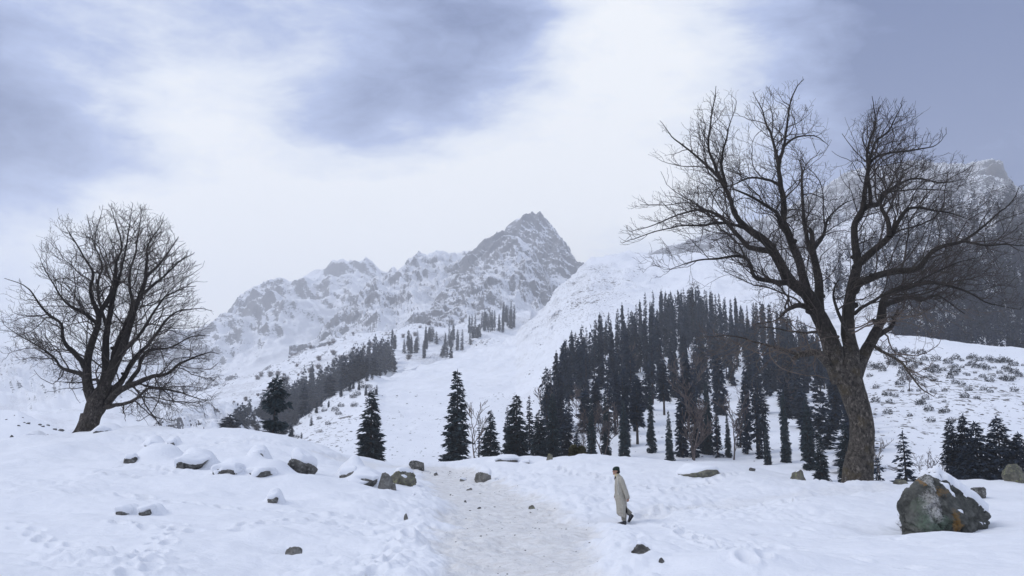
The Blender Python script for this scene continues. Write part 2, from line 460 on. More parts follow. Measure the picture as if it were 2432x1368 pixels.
layer('rock_ridge', [(700, 905, 1811), (800, 880, 1858), (900, 870, 1937), (1000, 850, 2047), (1100, 800, 2283), (1250, 740, 2677)],
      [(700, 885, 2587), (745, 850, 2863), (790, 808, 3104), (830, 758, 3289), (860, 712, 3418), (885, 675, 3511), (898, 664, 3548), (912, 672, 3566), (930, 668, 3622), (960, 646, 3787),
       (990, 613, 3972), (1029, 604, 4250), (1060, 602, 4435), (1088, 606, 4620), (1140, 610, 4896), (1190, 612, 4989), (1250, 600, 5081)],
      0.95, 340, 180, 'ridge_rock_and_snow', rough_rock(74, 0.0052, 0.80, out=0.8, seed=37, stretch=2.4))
# far ridges that climb into the cloud
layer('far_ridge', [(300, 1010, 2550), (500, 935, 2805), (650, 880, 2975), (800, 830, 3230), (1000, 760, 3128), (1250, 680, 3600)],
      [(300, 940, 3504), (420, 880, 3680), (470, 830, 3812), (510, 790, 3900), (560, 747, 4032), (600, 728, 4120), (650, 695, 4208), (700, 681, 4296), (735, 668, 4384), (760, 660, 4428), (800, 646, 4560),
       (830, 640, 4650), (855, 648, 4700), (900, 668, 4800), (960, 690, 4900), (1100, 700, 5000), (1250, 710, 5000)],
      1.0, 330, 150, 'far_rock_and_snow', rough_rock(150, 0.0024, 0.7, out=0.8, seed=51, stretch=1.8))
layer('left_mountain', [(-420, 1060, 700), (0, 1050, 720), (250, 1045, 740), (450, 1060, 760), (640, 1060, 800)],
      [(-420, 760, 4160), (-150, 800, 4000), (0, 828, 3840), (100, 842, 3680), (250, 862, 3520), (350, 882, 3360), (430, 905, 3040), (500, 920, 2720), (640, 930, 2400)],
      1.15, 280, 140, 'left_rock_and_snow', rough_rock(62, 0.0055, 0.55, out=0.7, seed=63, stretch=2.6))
layer('rocky_knoll', [(330, 1075, 430), (450, 1075, 440), (560, 1075, 470), (640, 1075, 520)],
      [(330, 1060, 520), (400, 1010, 600), (430, 985, 640), (460, 972, 660), (500, 960, 690), (560, 965, 720), (640, 990, 760)],
      0.9, 130, 80, 'buttress_rock_and_snow', rough_rock(10, 0.03, 0.6, out=0.8, seed=71, stretch=2.0))
# snow apron under the cliffs, carrying the middle wood
layer('wooded_apron', [(380, 1075, 480), (540, 1060, 520), (680, 1045, 600), (760, 980, 680), (880, 905, 800), (960, 895, 870), (1060, 872, 1000), (1160, 845, 1120), (1260, 800, 1280)],
      [(380, 960, 1200), (510, 925, 1250), (600, 895, 1300), (700, 862, 1330), (800, 815, 1380), (900, 800, 1400), (1000, 785, 1420), (1100, 770, 1440), (1180, 750, 1450), (1260, 735, 1480)],
      1.0, 260, 120, 'apron_snow', rough_slope(9.0, 0.012, seed=83), back=0.03)
# right-hand mountain with the dark wood
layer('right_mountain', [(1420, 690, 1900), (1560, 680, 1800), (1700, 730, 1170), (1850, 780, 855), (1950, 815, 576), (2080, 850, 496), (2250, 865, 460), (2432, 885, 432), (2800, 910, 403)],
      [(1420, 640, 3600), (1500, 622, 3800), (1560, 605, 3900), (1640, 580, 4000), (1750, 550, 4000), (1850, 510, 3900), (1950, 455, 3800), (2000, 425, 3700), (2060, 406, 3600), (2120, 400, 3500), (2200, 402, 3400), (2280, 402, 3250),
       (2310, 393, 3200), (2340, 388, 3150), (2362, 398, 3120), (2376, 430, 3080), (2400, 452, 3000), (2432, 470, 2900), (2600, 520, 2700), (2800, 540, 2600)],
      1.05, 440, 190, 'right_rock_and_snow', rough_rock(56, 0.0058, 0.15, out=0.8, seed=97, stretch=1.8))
# near hillside behind the left tree
layer('left_hillside', [(-420, 1110, 62), (0, 1100, 66), (180, 1085, 72), (360, 1090, 80)],
      [(-420, 860, 150), (-100, 950, 128), (0, 973, 120), (45, 977, 117), (80, 992, 113), (120, 1008, 108), (150, 1020, 105), (190, 1034, 100), (360, 1065, 95)],
      1.0, 140, 70, 'snow', lambda P, v: np.stack([np.zeros(len(P)), np.zeros(len(P)), 0.35 * fbm(P * 0.12, 5, seed=5)], 1), back=0.1)

# ------------------------------------------------------------------ foreground snow
CTRL = [
    # near edge
    (-300, 1368, 13), (0, 1368, 13), (300, 1368, 13), (600, 1368, 13), (900, 1368, 13), (1100, 1368, 12.8), (1240, 1368, 12.8), (1400, 1368, 12.8), (1600, 1368, 12.9), (1900, 1368, 13), (2200, 1368, 13), (2432, 1368, 13), (2750, 1368, 13),
    # left mound
    (0, 1280, 18.5), (300, 1280, 18.5), (600, 1285, 18.5), (850, 1290, 18.8), (0, 1200, 25), (200, 1200, 25.5), (450, 1200, 25.5), (700, 1205, 25.5), (900, 1215, 26),
    (0, 1130, 33), (200, 1120, 34), (400, 1118, 34), (600, 1125, 33), (750, 1145, 32), (880, 1165, 32),
    (-300, 1060, 48), (0, 1046, 47), (90, 1043, 50), (180, 1030, 54), (250, 1021, 55), (330, 1017, 53), (450, 1016, 50), (560, 1023, 48), (650, 1036, 46), (720, 1058, 45), (790, 1084, 45), (850, 1098, 47), (930, 1102, 50),
    (300, 1065, 43), (500, 1065, 42), (650, 1085, 39), (780, 1110, 39),
    # path
    (1235, 1300, 18.2), (1215, 1240, 25.5), (1190, 1200, 31), (1140, 1165, 38), (1090, 1135, 46), (1050, 1113, 55), (1000, 1112, 54),
    # right mound
    (1470, 1238, 27.5), (1600, 1210, 30), (1800, 1190, 32), (2000, 1175, 35), (1400, 1180, 34), (1500, 1150, 38), (1650, 1150, 37), (1800, 1155, 37),
    (1130, 1098, 54), (1200, 1090, 53), (1300, 1089, 50), (1400, 1089, 47), (1550, 1091, 45), (1700, 1101, 44), (1800, 1117, 43), (1900, 1136, 43), (2000, 1150, 43), (2080, 1156, 43), (2130, 1158, 43),
    (2250, 1146, 41), (2432, 1146, 40), (2750, 1146, 42),
    (1500, 1300, 17.8), (1800, 1290, 19), (2100, 1268, 21.5), (2240, 1262, 22.5), (2350, 1240, 25), (2432, 1290, 19), (2400, 1190, 32), (2150, 1200, 30), (2650, 1280, 19), (2650, 1200, 30),
]
CP = [at(*c) for c in CTRL]
# behind the crest the ground falls away to the valley
for px, d, z in [(-300, 75, -4), (0, 75, -3.0), (200, 78, -1.5), (400, 76, -2.0), (600, 70, -2.5), (800, 68, -2.5), (1000, 78, -2), (1200, 74, -2.2), (1400, 68, -2.0), (1600, 66, -2.2), (1800, 64, -2.5), (2000, 64, -3), (2200, 62, -3), (2432, 62, -3), (2750, 64, -3),
                 (-400, 105, -7), (0, 105, -7), (500, 105, -7), (1000, 108, -6), (1500, 105, -6), (2000, 100, -7), (2600, 100, -7)]:
    v = at(px, 1110, d); CP.append(np.array([v[0], v[1], z]))
for x, y in [(-12, 7), (-6, 7), (0, 7), (6, 7), (12, 7), (-25, 0), (25, 0), (0, 0), (-12, -12), (12, -12), (-50, 5), (50, 5), (-60, -40), (0, -40), (60, -40), (-90, 20), (90, 20), (-90, 70), (90, 70)]:
    CP.append(np.array([x, y, 0.05 if abs(x) < 40 else 0.4]))
CP = np.array(CP)
def _tps_fit(P, lam=0.35):
    n = len(P); X = P[:, :2] / 20.0
    r2 = ((X[:, None] - X[None]) ** 2).sum(-1)
    K = np.where(r2 > 0, 0.5 * r2 * np.log(np.maximum(r2, 1e-12)), 0) + np.eye(n) * lam * 0.01
    A = np.zeros((n + 3, n + 3)); A[:n, :n] = K; A[:n, n] = 1; A[:n, n + 1:] = X; A[n, :n] = 1; A[n + 1:, :n] = X.T
    return np.linalg.solve(A, np.concatenate([P[:, 2], np.zeros(3)]))
TPSW = _tps_fit(CP)
def fg_base(x, y):
    x = np.asarray(x, float).ravel() / 20; y = np.asarray(y, float).ravel() / 20
    out = TPSW[-3] + TPSW[-2] * x + TPSW[-1] * y
    Xc = CP[:, :2] / 20
    for k in range(len(CP)):
        r2 = (x - Xc[k, 0]) ** 2 + (y - Xc[k, 1]) ** 2
        out += TPSW[k] * 0.5 * r2 * np.log(np.maximum(r2, 1e-12))
    return out
_YS = np.concatenate([np.linspace(8, 70, 1240)])
def hit(px, py):
    """where a photo pixel meets the near ground: (x, y)"""
    v = ray(px, py); t = _YS / v[1]
    X = v[0] * t; Z = EYE[2] + v[2] * t
    g = fg_base(X, _YS)
    b = np.nonzero(Z <= g)[0]
    i = b[0] if len(b) else int(np.argmin(np.where(_YS > 38, Z - g, 9e9)))
    return float(X[i]), float(_YS[i])

# trodden path, its side spur and the faint track to the right
def pl(pts): return np.array([hit(*p) for p in pts])
PATHS = [  # (points px, half widths m, strength)
    ([(1232, 1420), (1230, 1368), (1232, 1320), (1228, 1285), (1218, 1250), (1200, 1222), (1178, 1198), (1150, 1174), (1118, 1152), (1085, 1133), (1060, 1120), (1050, 1113)], [1.05, 1.08, 1.35, 1.7, 2.0, 2.1, 2.05, 2.0, 1.9, 1.7, 1.5, 1.3], 1.0),
    ([(1010, 1118), (940, 1108), (880, 1103), (820, 1092), (770, 1078), (700, 1060)], [0.7, 0.9, 1.1, 1.2, 1.0, 0.5], 0.62),
    ([(1330, 1248), (1400, 1240), (1480, 1232), (1580, 1212), (1700, 1196), (1850, 1184), (2000, 1172), (2120, 1162)], [0.9, 0.7, 0.6, 0.8, 0.8, 0.8, 0.9, 0.9], 0.42),
]
PATHW = []
for pts, hw, st in PATHS:
    q = pl([(p[0], min(p[1], 1367)) for p in pts])
    if pts[0][1] > 1368: q[0] = (0.1, 3.0)
    PATHW.append((q, np.array(hw), st))
def seg_dist(X, Y, q, hw):
    """distance to a polyline divided by its local half width, plus plain distance"""
    best = np.full(len(X), 1e9); bd = np.full(len(X), 1e9)
    for i in range(len(q) - 1):
        a, b = q[i], q[i + 1]; ab = b - a; L2 = ab @ ab + 1e-9
        t = np.clip(((X - a[0]) * ab[0] + (Y - a[1]) * ab[1]) / L2, 0, 1)
        d = np.hypot(X - a[0] - t * ab[0], Y - a[1] - t * ab[1])
        w = hw[i] * (1 - t) + hw[i + 1] * t
        m = d / w
        bd = np.where(m < best, d - w, bd); best = np.minimum(best, m)
    return best, bd

# snow-covered boulders that only show as pillows: (px, py, width px, height m)
PILLOWS = [(540, 1150, 300, 0.12),
           (480, 1175, 120, 0.14), (110, 1075, 180, 0.22), (180, 1140, 220, 0.22), (60, 1100, 120, 0.15), (45, 1050, 120, 0.18), (230, 1050, 150, 0.2), (620, 1285, 150, 0.14),
           (760, 1190, 150, 0.16), (850, 1215, 170, 0.16), (700, 1160, 120, 0.16), (900, 1190, 120, 0.16), (985, 1250, 100, 0.16), (975, 1290, 110, 0.14), (905, 1265, 120, 0.1),
           (1190, 1108, 110, 0.20), (1300, 1150, 150, 0.16), (1380, 1200, 140, 0.22), (1330, 1175, 120, 0.15), (1420, 1155, 120, 0.14), (1570, 1190, 150, 0.14), (1520, 1300, 190, 0.10),
           (1700, 1250, 260, 0.08), (1960, 1215, 200, 0.12), (1660, 1120, 120, 0.2), (2290, 1180, 200, 0.3), (2380, 1165, 180, 0.2), (760, 1275, 200, 0.08), (180, 1260, 260, 0.08), (420, 1310, 300, 0.08)]
DOMES = [(580, 1056, 628, 1091), (412, 1068, 488, 1111), (296, 1060, 392, 1099), (333, 1038, 372, 1060), (388, 1040, 418, 1058), (496, 1106, 588, 1142), (574, 1112, 666, 1146), (628, 1168, 664, 1200), (262, 1204, 312, 1225), (322, 1200, 372, 1225),
         (795, 1110, 850, 1146), (818, 1122, 906, 1156), (1166, 1084, 1232, 1099), (1236, 1088, 1264, 1098), (208, 1010, 262, 1028), (46, 1026, 84, 1041)]
BUMPS = []
for x0, y0, x1, y1 in DOMES:
    x, y = hit((x0 + x1) / 2, y1); w = (x1 - x0) / FPX * y; h = (y1 - y0) / FPX * y
    BUMPS.append((x, y + w * 0.80, w * 0.54, w * 0.50, h * 0.95, 2))
for px, py, w, h in PILLOWS:
    x, y = hit(px, py); m = w / FPX * y * 0.5
    BUMPS.append((x, y + m * 0.6, m, max(m * 1.1, 0.5), h * 1.3, 1))
# hollows melted round exposed stones: (px, py, radius m, depth)
HOLLOWS = [(2205, 1263, 1.5, 0.22), (2160, 1245, 0.6, 0.15), (1535, 1348, 0.6, 0.16), (692, 1300, 0.4, 0.12), (705, 1131, 0.9, 0.12)]
for px, py, r, h in HOLLOWS:
    x, y = hit(px, py); BUMPS.append((x, y, r, r * 0.8, -h, 1))
# footprints
TRAILS = [([(0, 1182), (130, 1178), (300, 1190), (450, 1200), (640, 1215), (800, 1222), (960, 1230)], 0.42, 0.05), ([(1800, 1272), (1900, 1262), (2000, 1268), (2130, 1270), (2200, 1290)], 0.75, 0.06),
          ([(1760, 1282), (1890, 1305), (2000, 1325), (2150, 1350), (2300, 1367)], 0.62, 0.06), ([(40, 1262), (140, 1290), (300, 1330)], 0.42, 0.05), ([(260, 1255), (330, 1262), (440, 1272), (560, 1262), (700, 1240), (860, 1245), (1000, 1262)], 0.45, 0.06),
          ([(330, 1367), (360, 1320), (390, 1285), (420, 1250)], 0.4, 0.05), ([(850, 1367), (900, 1330), (960, 1290), (1010, 1250)], 0.42, 0.07), ([(300, 1045), (400, 1032), (480, 1024)], 0.35, 0.07), ([(480, 1060), (540, 1045), (640, 1040)], 0.3, 0.07),
          ([(1480, 1240), (1600, 1262), (1720, 1300), (1790, 1340), (1800, 1367)], 0.4, 0.08), ([(1500, 1225), (1640, 1200), (1800, 1195), (1950, 1205)], 0.36, 0.08), ([(1560, 1180), (1640, 1160), (1700, 1140), (1760, 1125)], 0.36, 0.07),
          ([(1330, 1110), (1400, 1130), (1480, 1150), (1560, 1170)], 0.36, 0.07), ([(250, 1110), (330, 1100), (420, 1118), (330, 1140), (200, 1140)], 0.4, 0.06), ([(730, 1258), (840, 1262), (930, 1275)], 0.42, 0.06)]
PRINTS = []
prs = random.Random(3)
for pts, step, dep in TRAILS:
    q = pl(pts); side = 1
    for i in range(len(q) - 1):
        a, b = q[i], q[i + 1]; L = np.linalg.norm(b - a); k = max(1, int(L / step)); t = (b - a) / max(L, 1e-6)
        for j in range(k):
            p = a + (b - a) * (j + prs.uniform(-0.2, 0.2)) / k + np.array([-t[1], t[0]]) * side * prs.uniform(0.06, 0.16)
            side = -side
            PRINTS.append((p[0], p[1], math.atan2(t[1], t[0]) + prs.uniform(-0.3, 0.3), dep * prs.uniform(0.6, 1.3), prs.uniform(0.8, 1.25)))
# churned patches: (px, py, radius m, strength)
CHURN = [(60, 1165, 1.8, 0.6), (230, 1335, 1.1, 0.7), (320, 1360, 0.8, 0.6), (960, 1320, 1.4, 0.9), (1010, 1280, 1.6, 0.9), (1000, 1215, 1.8, 0.8), (900, 1345, 1.0, 0.7), (1640, 1215, 2.2, 0.9), (1780, 1225, 2.2, 0.8), (1560, 1180, 2.2, 0.8), (1420, 1215, 2.4, 0.9), (1330, 1165, 2.6, 0.9),
         (1250, 1140, 2.6, 0.9), (1600, 1145, 2.5, 0.5), (1740, 1290, 1.2, 0.7), (1480, 1290, 1.2, 0.9), (1440, 1345, 0.7, 0.8), (430, 1105, 1.5, 0.5), (380, 1035, 2.0, 0.5), (540, 1050, 2.0, 0.6), (740, 1070, 2.0, 0.8), (870, 1240, 1.6, 0.6), (2000, 1165, 2.5, 0.7), (1850, 1165, 2.0, 0.6), (1420, 1130, 2.5, 0.5), (1290, 1115, 2.5, 0.6)]
CHURNW = [hit(a, b) + (r, s) for a, b, r, s in CHURN]

FIG = hit(1474, 1236)
def path_mask(X, Y):
    P = np.stack([X, Y, np.zeros_like(X)], 1)
    wob = fbm(P * 0.55, 4, seed=200) * 0.30 + fbm(P * 2.2, 3, seed=210) * 0.22
    m = np.zeros(len(X))
    for q, hw, st in PATHW:
        t, _ = seg_dist(X, Y, q, hw)
        m = np.maximum(m, st * (1 - sstep(t + wob, 0.72, 1.25)))
    return m
def fg_smooth(X, Y):
    z = fg_base(X, Y)
    for bx, by, rx, ry, h, pw in BUMPS:
        q = ((X - bx) / rx) ** 2 + ((Y - by) / ry) ** 2
        z += np.where(q < 9, h * np.exp(-(q * 1.3 if pw == 1 else q * q * 0.9)), 0)
    return z
def fg_height(X, Y):
    P = np.stack([X, Y, np.zeros_like(X)], 1)
    z = fg_smooth(X, Y)
    far = np.hypot(X, Y)
    fade = 1 - sstep(far, 85, 125)
    m = path_mask(X, Y)
    t, dd = seg_dist(X, Y, PATHW[0][0], PATHW[0][1])
    rim = np.exp(-((dd - 0.45) / 0.55) ** 2) * sstep(Y, 7, 11)
    ch = np.clip(rim * 0.75, 0, 1)
    for cx, cy_, r, s in CHURNW:
        ch = np.maximum(ch, s * np.exp(-(((X - cx) / (r * 1.35)) ** 2 + ((Y - cy_) / (r * 1.6)) ** 2)))
    calm = np.exp(-(((X - FIG[0]) / 1.5) ** 2 + ((Y - FIG[1] + 1.2) / 2.6) ** 2))   # beaten flat where people walk
    ch = ch * (1 - 0.85 * calm); rim = rim * (1 - 0.8 * calm)
    wind = fbm(P * np.array([0.28, 0.42, 1]), 5, 0.46, seed=300)
    z += fade * (0.31 * wind + 0.08 * fbm(P * 1.1, 4, 0.5, seed=310))
    lump = fbm(P * 1.9, 5, 0.55, seed=320); bill = np.abs(fbm(P * 2.6, 4, 0.5, seed=330))
    z += fade * ch * (0.13 * lump + 0.20 * bill - 0.035)
    z += rim * 0.05
    z += m * (-0.13 + 0.022 * fbm(P * 3.0, 4, 0.6, seed=340))
    for x, y, a, dep, sc in PRINTS:
        k = np.nonzero((np.abs(X - x) < 0.6) & (np.abs(Y - y) < 0.6))[0]
        if not len(k): continue
        dx = X[k] - x; dy = Y[k] - y
        u = (dx * math.cos(a) + dy * math.sin(a)) / (0.19 * sc); w = (-dx * math.sin(a) + dy * math.cos(a)) / (0.11 * sc)
        q = u * u + w * w
        z[k] += -dep * 2.2 * np.exp(-q * q * 0.8) + dep * 0.5 * np.exp(-(np.sqrt(q) - 1.55) ** 2 * 5)
    # sink to the valley sheet at the rim
    z = z * (1 - sstep(far, 112, 135)) + (BASEZ - 0.4) * sstep(far, 112, 135)
    return z, m

def build_foreground():
    ang = np.concatenate([np.linspace(-36, 36, 660), np.linspace(36, 324, 72)[1:-1]])
    ang = np.radians(ang)
    rad = np.concatenate([np.linspace(1.0, 8.5, 12), np.geomspace(9.0, 62, 460), np.geomspace(62, 136, 50)[1:]])
    A, Rr = np.meshgrid(ang, rad)
    X = (np.sin(A) * Rr).ravel(); Y = (np.cos(A) * Rr).ravel()
    z, m = fg_height(X, Y)
    P = np.stack([X, Y, z], 1)
    F = grid_faces(len(rad), len(ang), wrap=True)[:, ::-1]
    c = len(P); P = np.concatenate([P, [[0, 0, float(z[:len(ang)].mean())]]]); m = np.append(m, 0)
    fm = m[F].mean(1) > 0.5
    for name, sel in (('snow_ground', ~fm), ('path', fm)):
        f = F[sel]
        used, inv = np.unique(f.ravel(), return_inverse=True)
        me = mesh_from(name, P[used], inv.reshape(-1, 4))
        a = me.attributes.new('path', 'FLOAT', 'POINT'); a.data.foreach_set('value', m[used].astype(np.float32))
        tag(obj(name, me, 'trampled_snow'), kind='structure')
build_foreground()
def gz(x, y):
    return float(fg_height(np.array([x], float), np.array([y], float))[0][0])

# ------------------------------------------------------------------ haze: the winter air
def haze():
    bm = bmesh.new(); bmesh.ops.create_cube(bm, size=1.0)
    me = bpy.data.meshes.new('haze'); bm.to_mesh(me); bm.free()
    m, N = new_mat('winter_air')
    v = N.n('ShaderNodeVolumePrincipled', {'Color': (0.985, 0.99, 1.0, 1), 'Density Attribute': '', 'Color Attribute': '', 'Temperature Attribute': '', 'Density': HAZE, 'Anisotropy': 0.10})
    N.n('ShaderNodeOutputMaterial', {'Volume': v.outputs[0]})
    o = obj('haze', me, m)
    top = 1330.0; bot = BASEZ - 1.5
    o.scale = (13200, 13200, top - bot); o.location = (0, 0, (top + bot) / 2)
    tag(o, kind='stuff')
HAZE = 1.75e-4
haze()
# ================================================================== BARE TREES
def catmull(P, n):
    P = np.asarray(P, float)
    if len(P) < 3:
        t = np.linspace(0, 1, n)[:, None]; return P[0] * (1 - t) + P[-1] * t
    Q = np.vstack([2 * P[0] - P[1], P, 2 * P[-1] - P[-2]])
    s = np.linspace(0, len(P) - 1, n); i = np.minimum(s.astype(int), len(P) - 2); t = (s - i)[:, None]
    a, b, c, d = Q[i], Q[i + 1], Q[i + 2], Q[i + 3]
    return 0.5 * (2 * b + (c - a) * t + (2 * a - 5 * b + 4 * c - d) * t ** 2 + (3 * b - a - 3 * c + d) * t ** 3)

class Tubes:
    """collects tapered tubes into one mesh"""
    def __init__(self): self.V = []; self.F = []; self.T = []; self.n = 0
    def add(self, P, rad, k=4, gnarl=0.0, cap=False, seed=0):
        P = np.asarray(P, float); n = len(P)
        if n < 2: return
        T = np.gradient(P, axis=0); T /= np.linalg.norm(T, axis=1)[:, None] + 1e-9
        ref = np.array([0.0, 1, 0]) if abs(T[0, 1]) < 0.9 else np.array([1.0, 0, 0])
        U = np.zeros_like(P); u = np.cross(T[0], ref); u /= np.linalg.norm(u)
        for i in range(n):
            u = u - T[i] * (u @ T[i]); u /= np.linalg.norm(u) + 1e-9; U[i] = u
        Wv = np.cross(T, U)
        a = np.arange(k) * 2 * PI / k
        rr = np.asarray(rad, float)[:, None] * np.ones((1, k))
        ring = U[:, None] * np.cos(a)[None, :, None] + Wv[:, None] * np.sin(a)[None, :, None]
        if gnarl:
            Q = (P[:, None] + ring * rr[..., None]).reshape(-1, 3)
            s = 1.0 / max(0.25, float(np.mean(rad)) * 2.2)
            rr = rr * (1 + gnarl * (0.7 * fbm(Q * s, 4, seed=seed) + 0.45 * fbm(Q * s * 3.0, 3, seed=seed + 5)).reshape(n, k))
        V = P[:, None] + ring * rr[..., None]
        self.V.append(V.reshape(-1, 3))
        f = grid_faces(n, k, wrap=True) + self.n
        self.F.append(f); self.n += n * k
        if cap:
            self.V.append(P[-1:] + T[-1:] * rad[-1] * 0.5); b = self.n - k
            self.T.append(np.array([[b + i, b + (i + 1) % k, self.n] for i in range(k)])); self.n += 1
    def mesh(self, name):
        V = np.concatenate(self.V); F = np.concatenate(self.F)
        if self.T:
            T = np.concatenate(self.T)
            faces = [tuple(map(int, f)) for f in F] + [tuple(map(int, f)) for f in T]
            return mesh_from(name, V, faces)
        return mesh_from(name, V, F)

def in_poly(x, y, poly):
    poly = np.asarray(poly, float); ins = np.zeros(len(x), bool); j = len(poly) - 1
    for i in range(len(poly)):
        xi, yi = poly[i]; xj, yj = poly[j]
        c = ((yi > y) != (yj > y)) & (x < (xj - xi) * (y - yi) / (yj - yi + 1e-12) + xi)
        ins ^= c; j = i
    return ins
def poly_dist(x, y, poly):
    poly = np.asarray(poly, float); d = np.full(len(x), 1e9)
    for i in range(len(poly)):
        a = poly[i - 1]; b = poly[i]; ab = b - a
        t = np.clip(((x - a[0]) * ab[0] + (y - a[1]) * ab[1]) / (ab @ ab + 1e-9), 0, 1)
        d = np.minimum(d, np.hypot(x - a[0] - t * ab[0], y - a[1] - t * ab[1]))
    return d

def bare_tree(name, label, D, trunk, limbs, env, n_attr, seed, kill, step, depth_max, tip, trunk_mat, twig_low=None, twigs_per=1.0, up=0.12, loc_px=None):
    r_ = np.random.default_rng(seed); rr = random.Random(seed)
    m_px = D / FPX
    base = at(trunk[0][0], trunk[0][1], D)
    root = empty(name, base)
    tag(root, label, 'tree')
    org = np.array(base)
    # trunk: flared and gnarled
    tp = catmull([at(p[0], p[1], D) for p in trunk], 46); tw = catmull([(p[2], 0) for p in trunk], 46)[:, 0] * m_px / 2
    tp0 = tp.copy(); tp0[0, 2] -= 0.9
    T = Tubes(); T.add(tp0 - org, tw, 26, 0.17, cap=True, seed=seed)
    for k, (ax, rl) in enumerate([(-1.0, 1.0), (0.85, 0.6), (-0.3, 0.5), (0.35, 0.65), (0.0, -0.6)]):   # root flares
        w0 = tw[2]
        a = np.array([tp[0][0], tp[0][1], tp[0][2]]); dirv = np.array([ax, -0.45 - 0.2 * k % 0.5, 0]); dirv /= np.linalg.norm(dirv)
        q = [a + np.array([0, 0, 1.9 * w0]) + dirv * w0 * 0.30, a + np.array([0, 0, 0.95 * w0]) + dirv * w0 * 0.48, a + np.array([0, 0, 0.2 * w0]) + dirv * w0 * 0.85, a + dirv * w0 * (1.05 + 0.5 * abs(rl)) + np.array([0, 0, -0.5])]
        T.add(catmull(q, 14) - org, np.linspace(0.42, 0.26, 14) * w0, 12, 0.2, seed=seed + k)
    obj('trunk', T.mesh('trunk'), trunk_mat, root)
    # traced limbs
    pts = []; rad_fix = []; LIMB_IDX = []
    for li, L in enumerate(limbs):
        dy = L['dy']; q = L['p']
        n = max(6, int(sum(math.dist(q[i][:2], q[i + 1][:2]) for i in range(len(q) - 1)) * m_px / 0.22))
        P3 = []
        for i, p in enumerate(q):
            s = i / (len(q) - 1); P3.append(at(p[0], p[1], D + L.get('d0', 0.0) + (dy - L.get('d0', 0.0)) * s ** 0.8))
        P3 = catmull(P3, n); w = catmull([(p[2], 0) for p in q], n)[:, 0] * m_px / 2
        wig = np.stack([fbm(np.stack([np.arange(n) * 0.22 * 0.8 + 31 * li, np.full(n, c * 9.1), np.zeros(n)], 1), 3, seed=seed + li) for c in range(3)], 1)
        P3 = P3 + wig * np.minimum(1, np.arange(n) / 6.0)[:, None] * np.clip(0.20 - w * 0.5, 0.07, 0.17)[:, None]
        w = np.maximum(w * np.linspace(1.0, 0.62, n), tip * 1.5)
        T = Tubes(); T.add(P3 - org, w, 14 if w[0] > 0.12 else 8, 0.20 if w[0] > 0.1 else 0.12, cap=True, seed=seed + li)
        # burrs and stubs where boughs were lopped
        if w[0] > 0.12:
            for _ in range(int(n * 0.05) + 1):
                i = rr.randrange(3, max(4, int(n * 0.8))); dv = np.array([rr.uniform(-1, 1), rr.uniform(-1, 0.4), rr.uniform(-0.2, 0.8)]); dv /= np.linalg.norm(dv)
                T.add(np.array([P3[i], P3[i] + dv * w[i] * 1.15, P3[i] + dv * w[i] * 1.7]) - org, [w[i] * 0.75, w[i] * 0.6, w[i] * 0.4], 8, 0.25, cap=True, seed=seed + i)
        obj('limb', T.mesh('limb'), trunk_mat, root)
        LIMB_IDX.append(list(range(len(pts), len(pts) + n)))
        for i in range(n): pts.append(P3[i]); rad_fix.append(w[i])
    # branches fan out from every limb at sharp angles and stay inside the crown's outline
    env = np.array(env, float); low_y = twig_low
    CR = Tubes(); LO = Tubes()
    cen = np.array(at(float(env[:, 0].mean()), trunk[-1][1], D))
    def pxy(p):
        v = p - EYE; cz = v[1] * math.cos(PITCH) + v[2] * math.sin(PITCH); cyy = -v[1] * math.sin(PITCH) + v[2] * math.cos(PITCH)
        return IW / 2 + v[0] / cz * FPX, IH / 2 - cyy / cz * FPX
    ex_, ey_ = env[:, 0], env[:, 1]; ej = np.roll(np.arange(len(env)), 1)
    xj_, yj_ = ex_[ej], ey_[ej]
    def inside(p):
        if abs(p[1] - D) > depth_max * 1.1: return False
        x, y = pxy(p)
        c = ((ey_ > y) != (yj_ > y)) & (x < (xj_ - ex_) * (y - ey_) / (yj_ - ey_ + 1e-12) + ex_)
        return bool(c.sum() % 2)
    def sprout(p0, t0, L, r0, lev):
        out = p0 - cen; out = out / (np.linalg.norm(out) + 1e-9)
        s = r_.normal(0, 1, 3); s -= t0 * (s @ t0); s /= np.linalg.norm(s) + 1e-9
        if s @ out < -0.25: s = -s
        ang = rr.uniform(0.55, 1.25) if lev < 2 else rr.uniform(0.5, 1.1)
        d = t0 * math.cos(ang) + s * math.sin(ang) + out * (0.35 if lev == 1 else 0.12)
        d /= np.linalg.norm(d)
        f = 1.0
        for _ in range(4):
            if inside(p0 + (d * 0.9 + np.array([0, 0, up])) * L * f): break
            f *= 0.62
        else: return
        L = L * f
        if L < 0.16: return
        n = (9, 6, 3, 2)[lev - 1] if L > 0.5 else 2
        Q = [p0]; dd = d.copy()
        sw = r_.normal(0, 0.12, 3)
        for k in range(n):
            dd = dd + sw * 0.5 + np.array([0, 0, up * (k / n - 0.1)]) + r_.normal(0, 0.25 if lev < 3 else 0.30, 3); dd /= np.linalg.norm(dd)
            Q.append(Q[-1] + dd * L / n)
        rd = np.linspace(r0, max(tip * (0.55 if lev > 2 else 0.7), r0 * 0.3), n + 1)
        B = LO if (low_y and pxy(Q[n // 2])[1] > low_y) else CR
        B.add(np.array(Q) - org, rd, 5 if lev == 1 else 3)
        if lev >= 4: return
        gap = (0.0, 0.36, 0.25, 0.18)[lev] / twigs_per
        m = int(L * 0.92 / gap + rr.random())
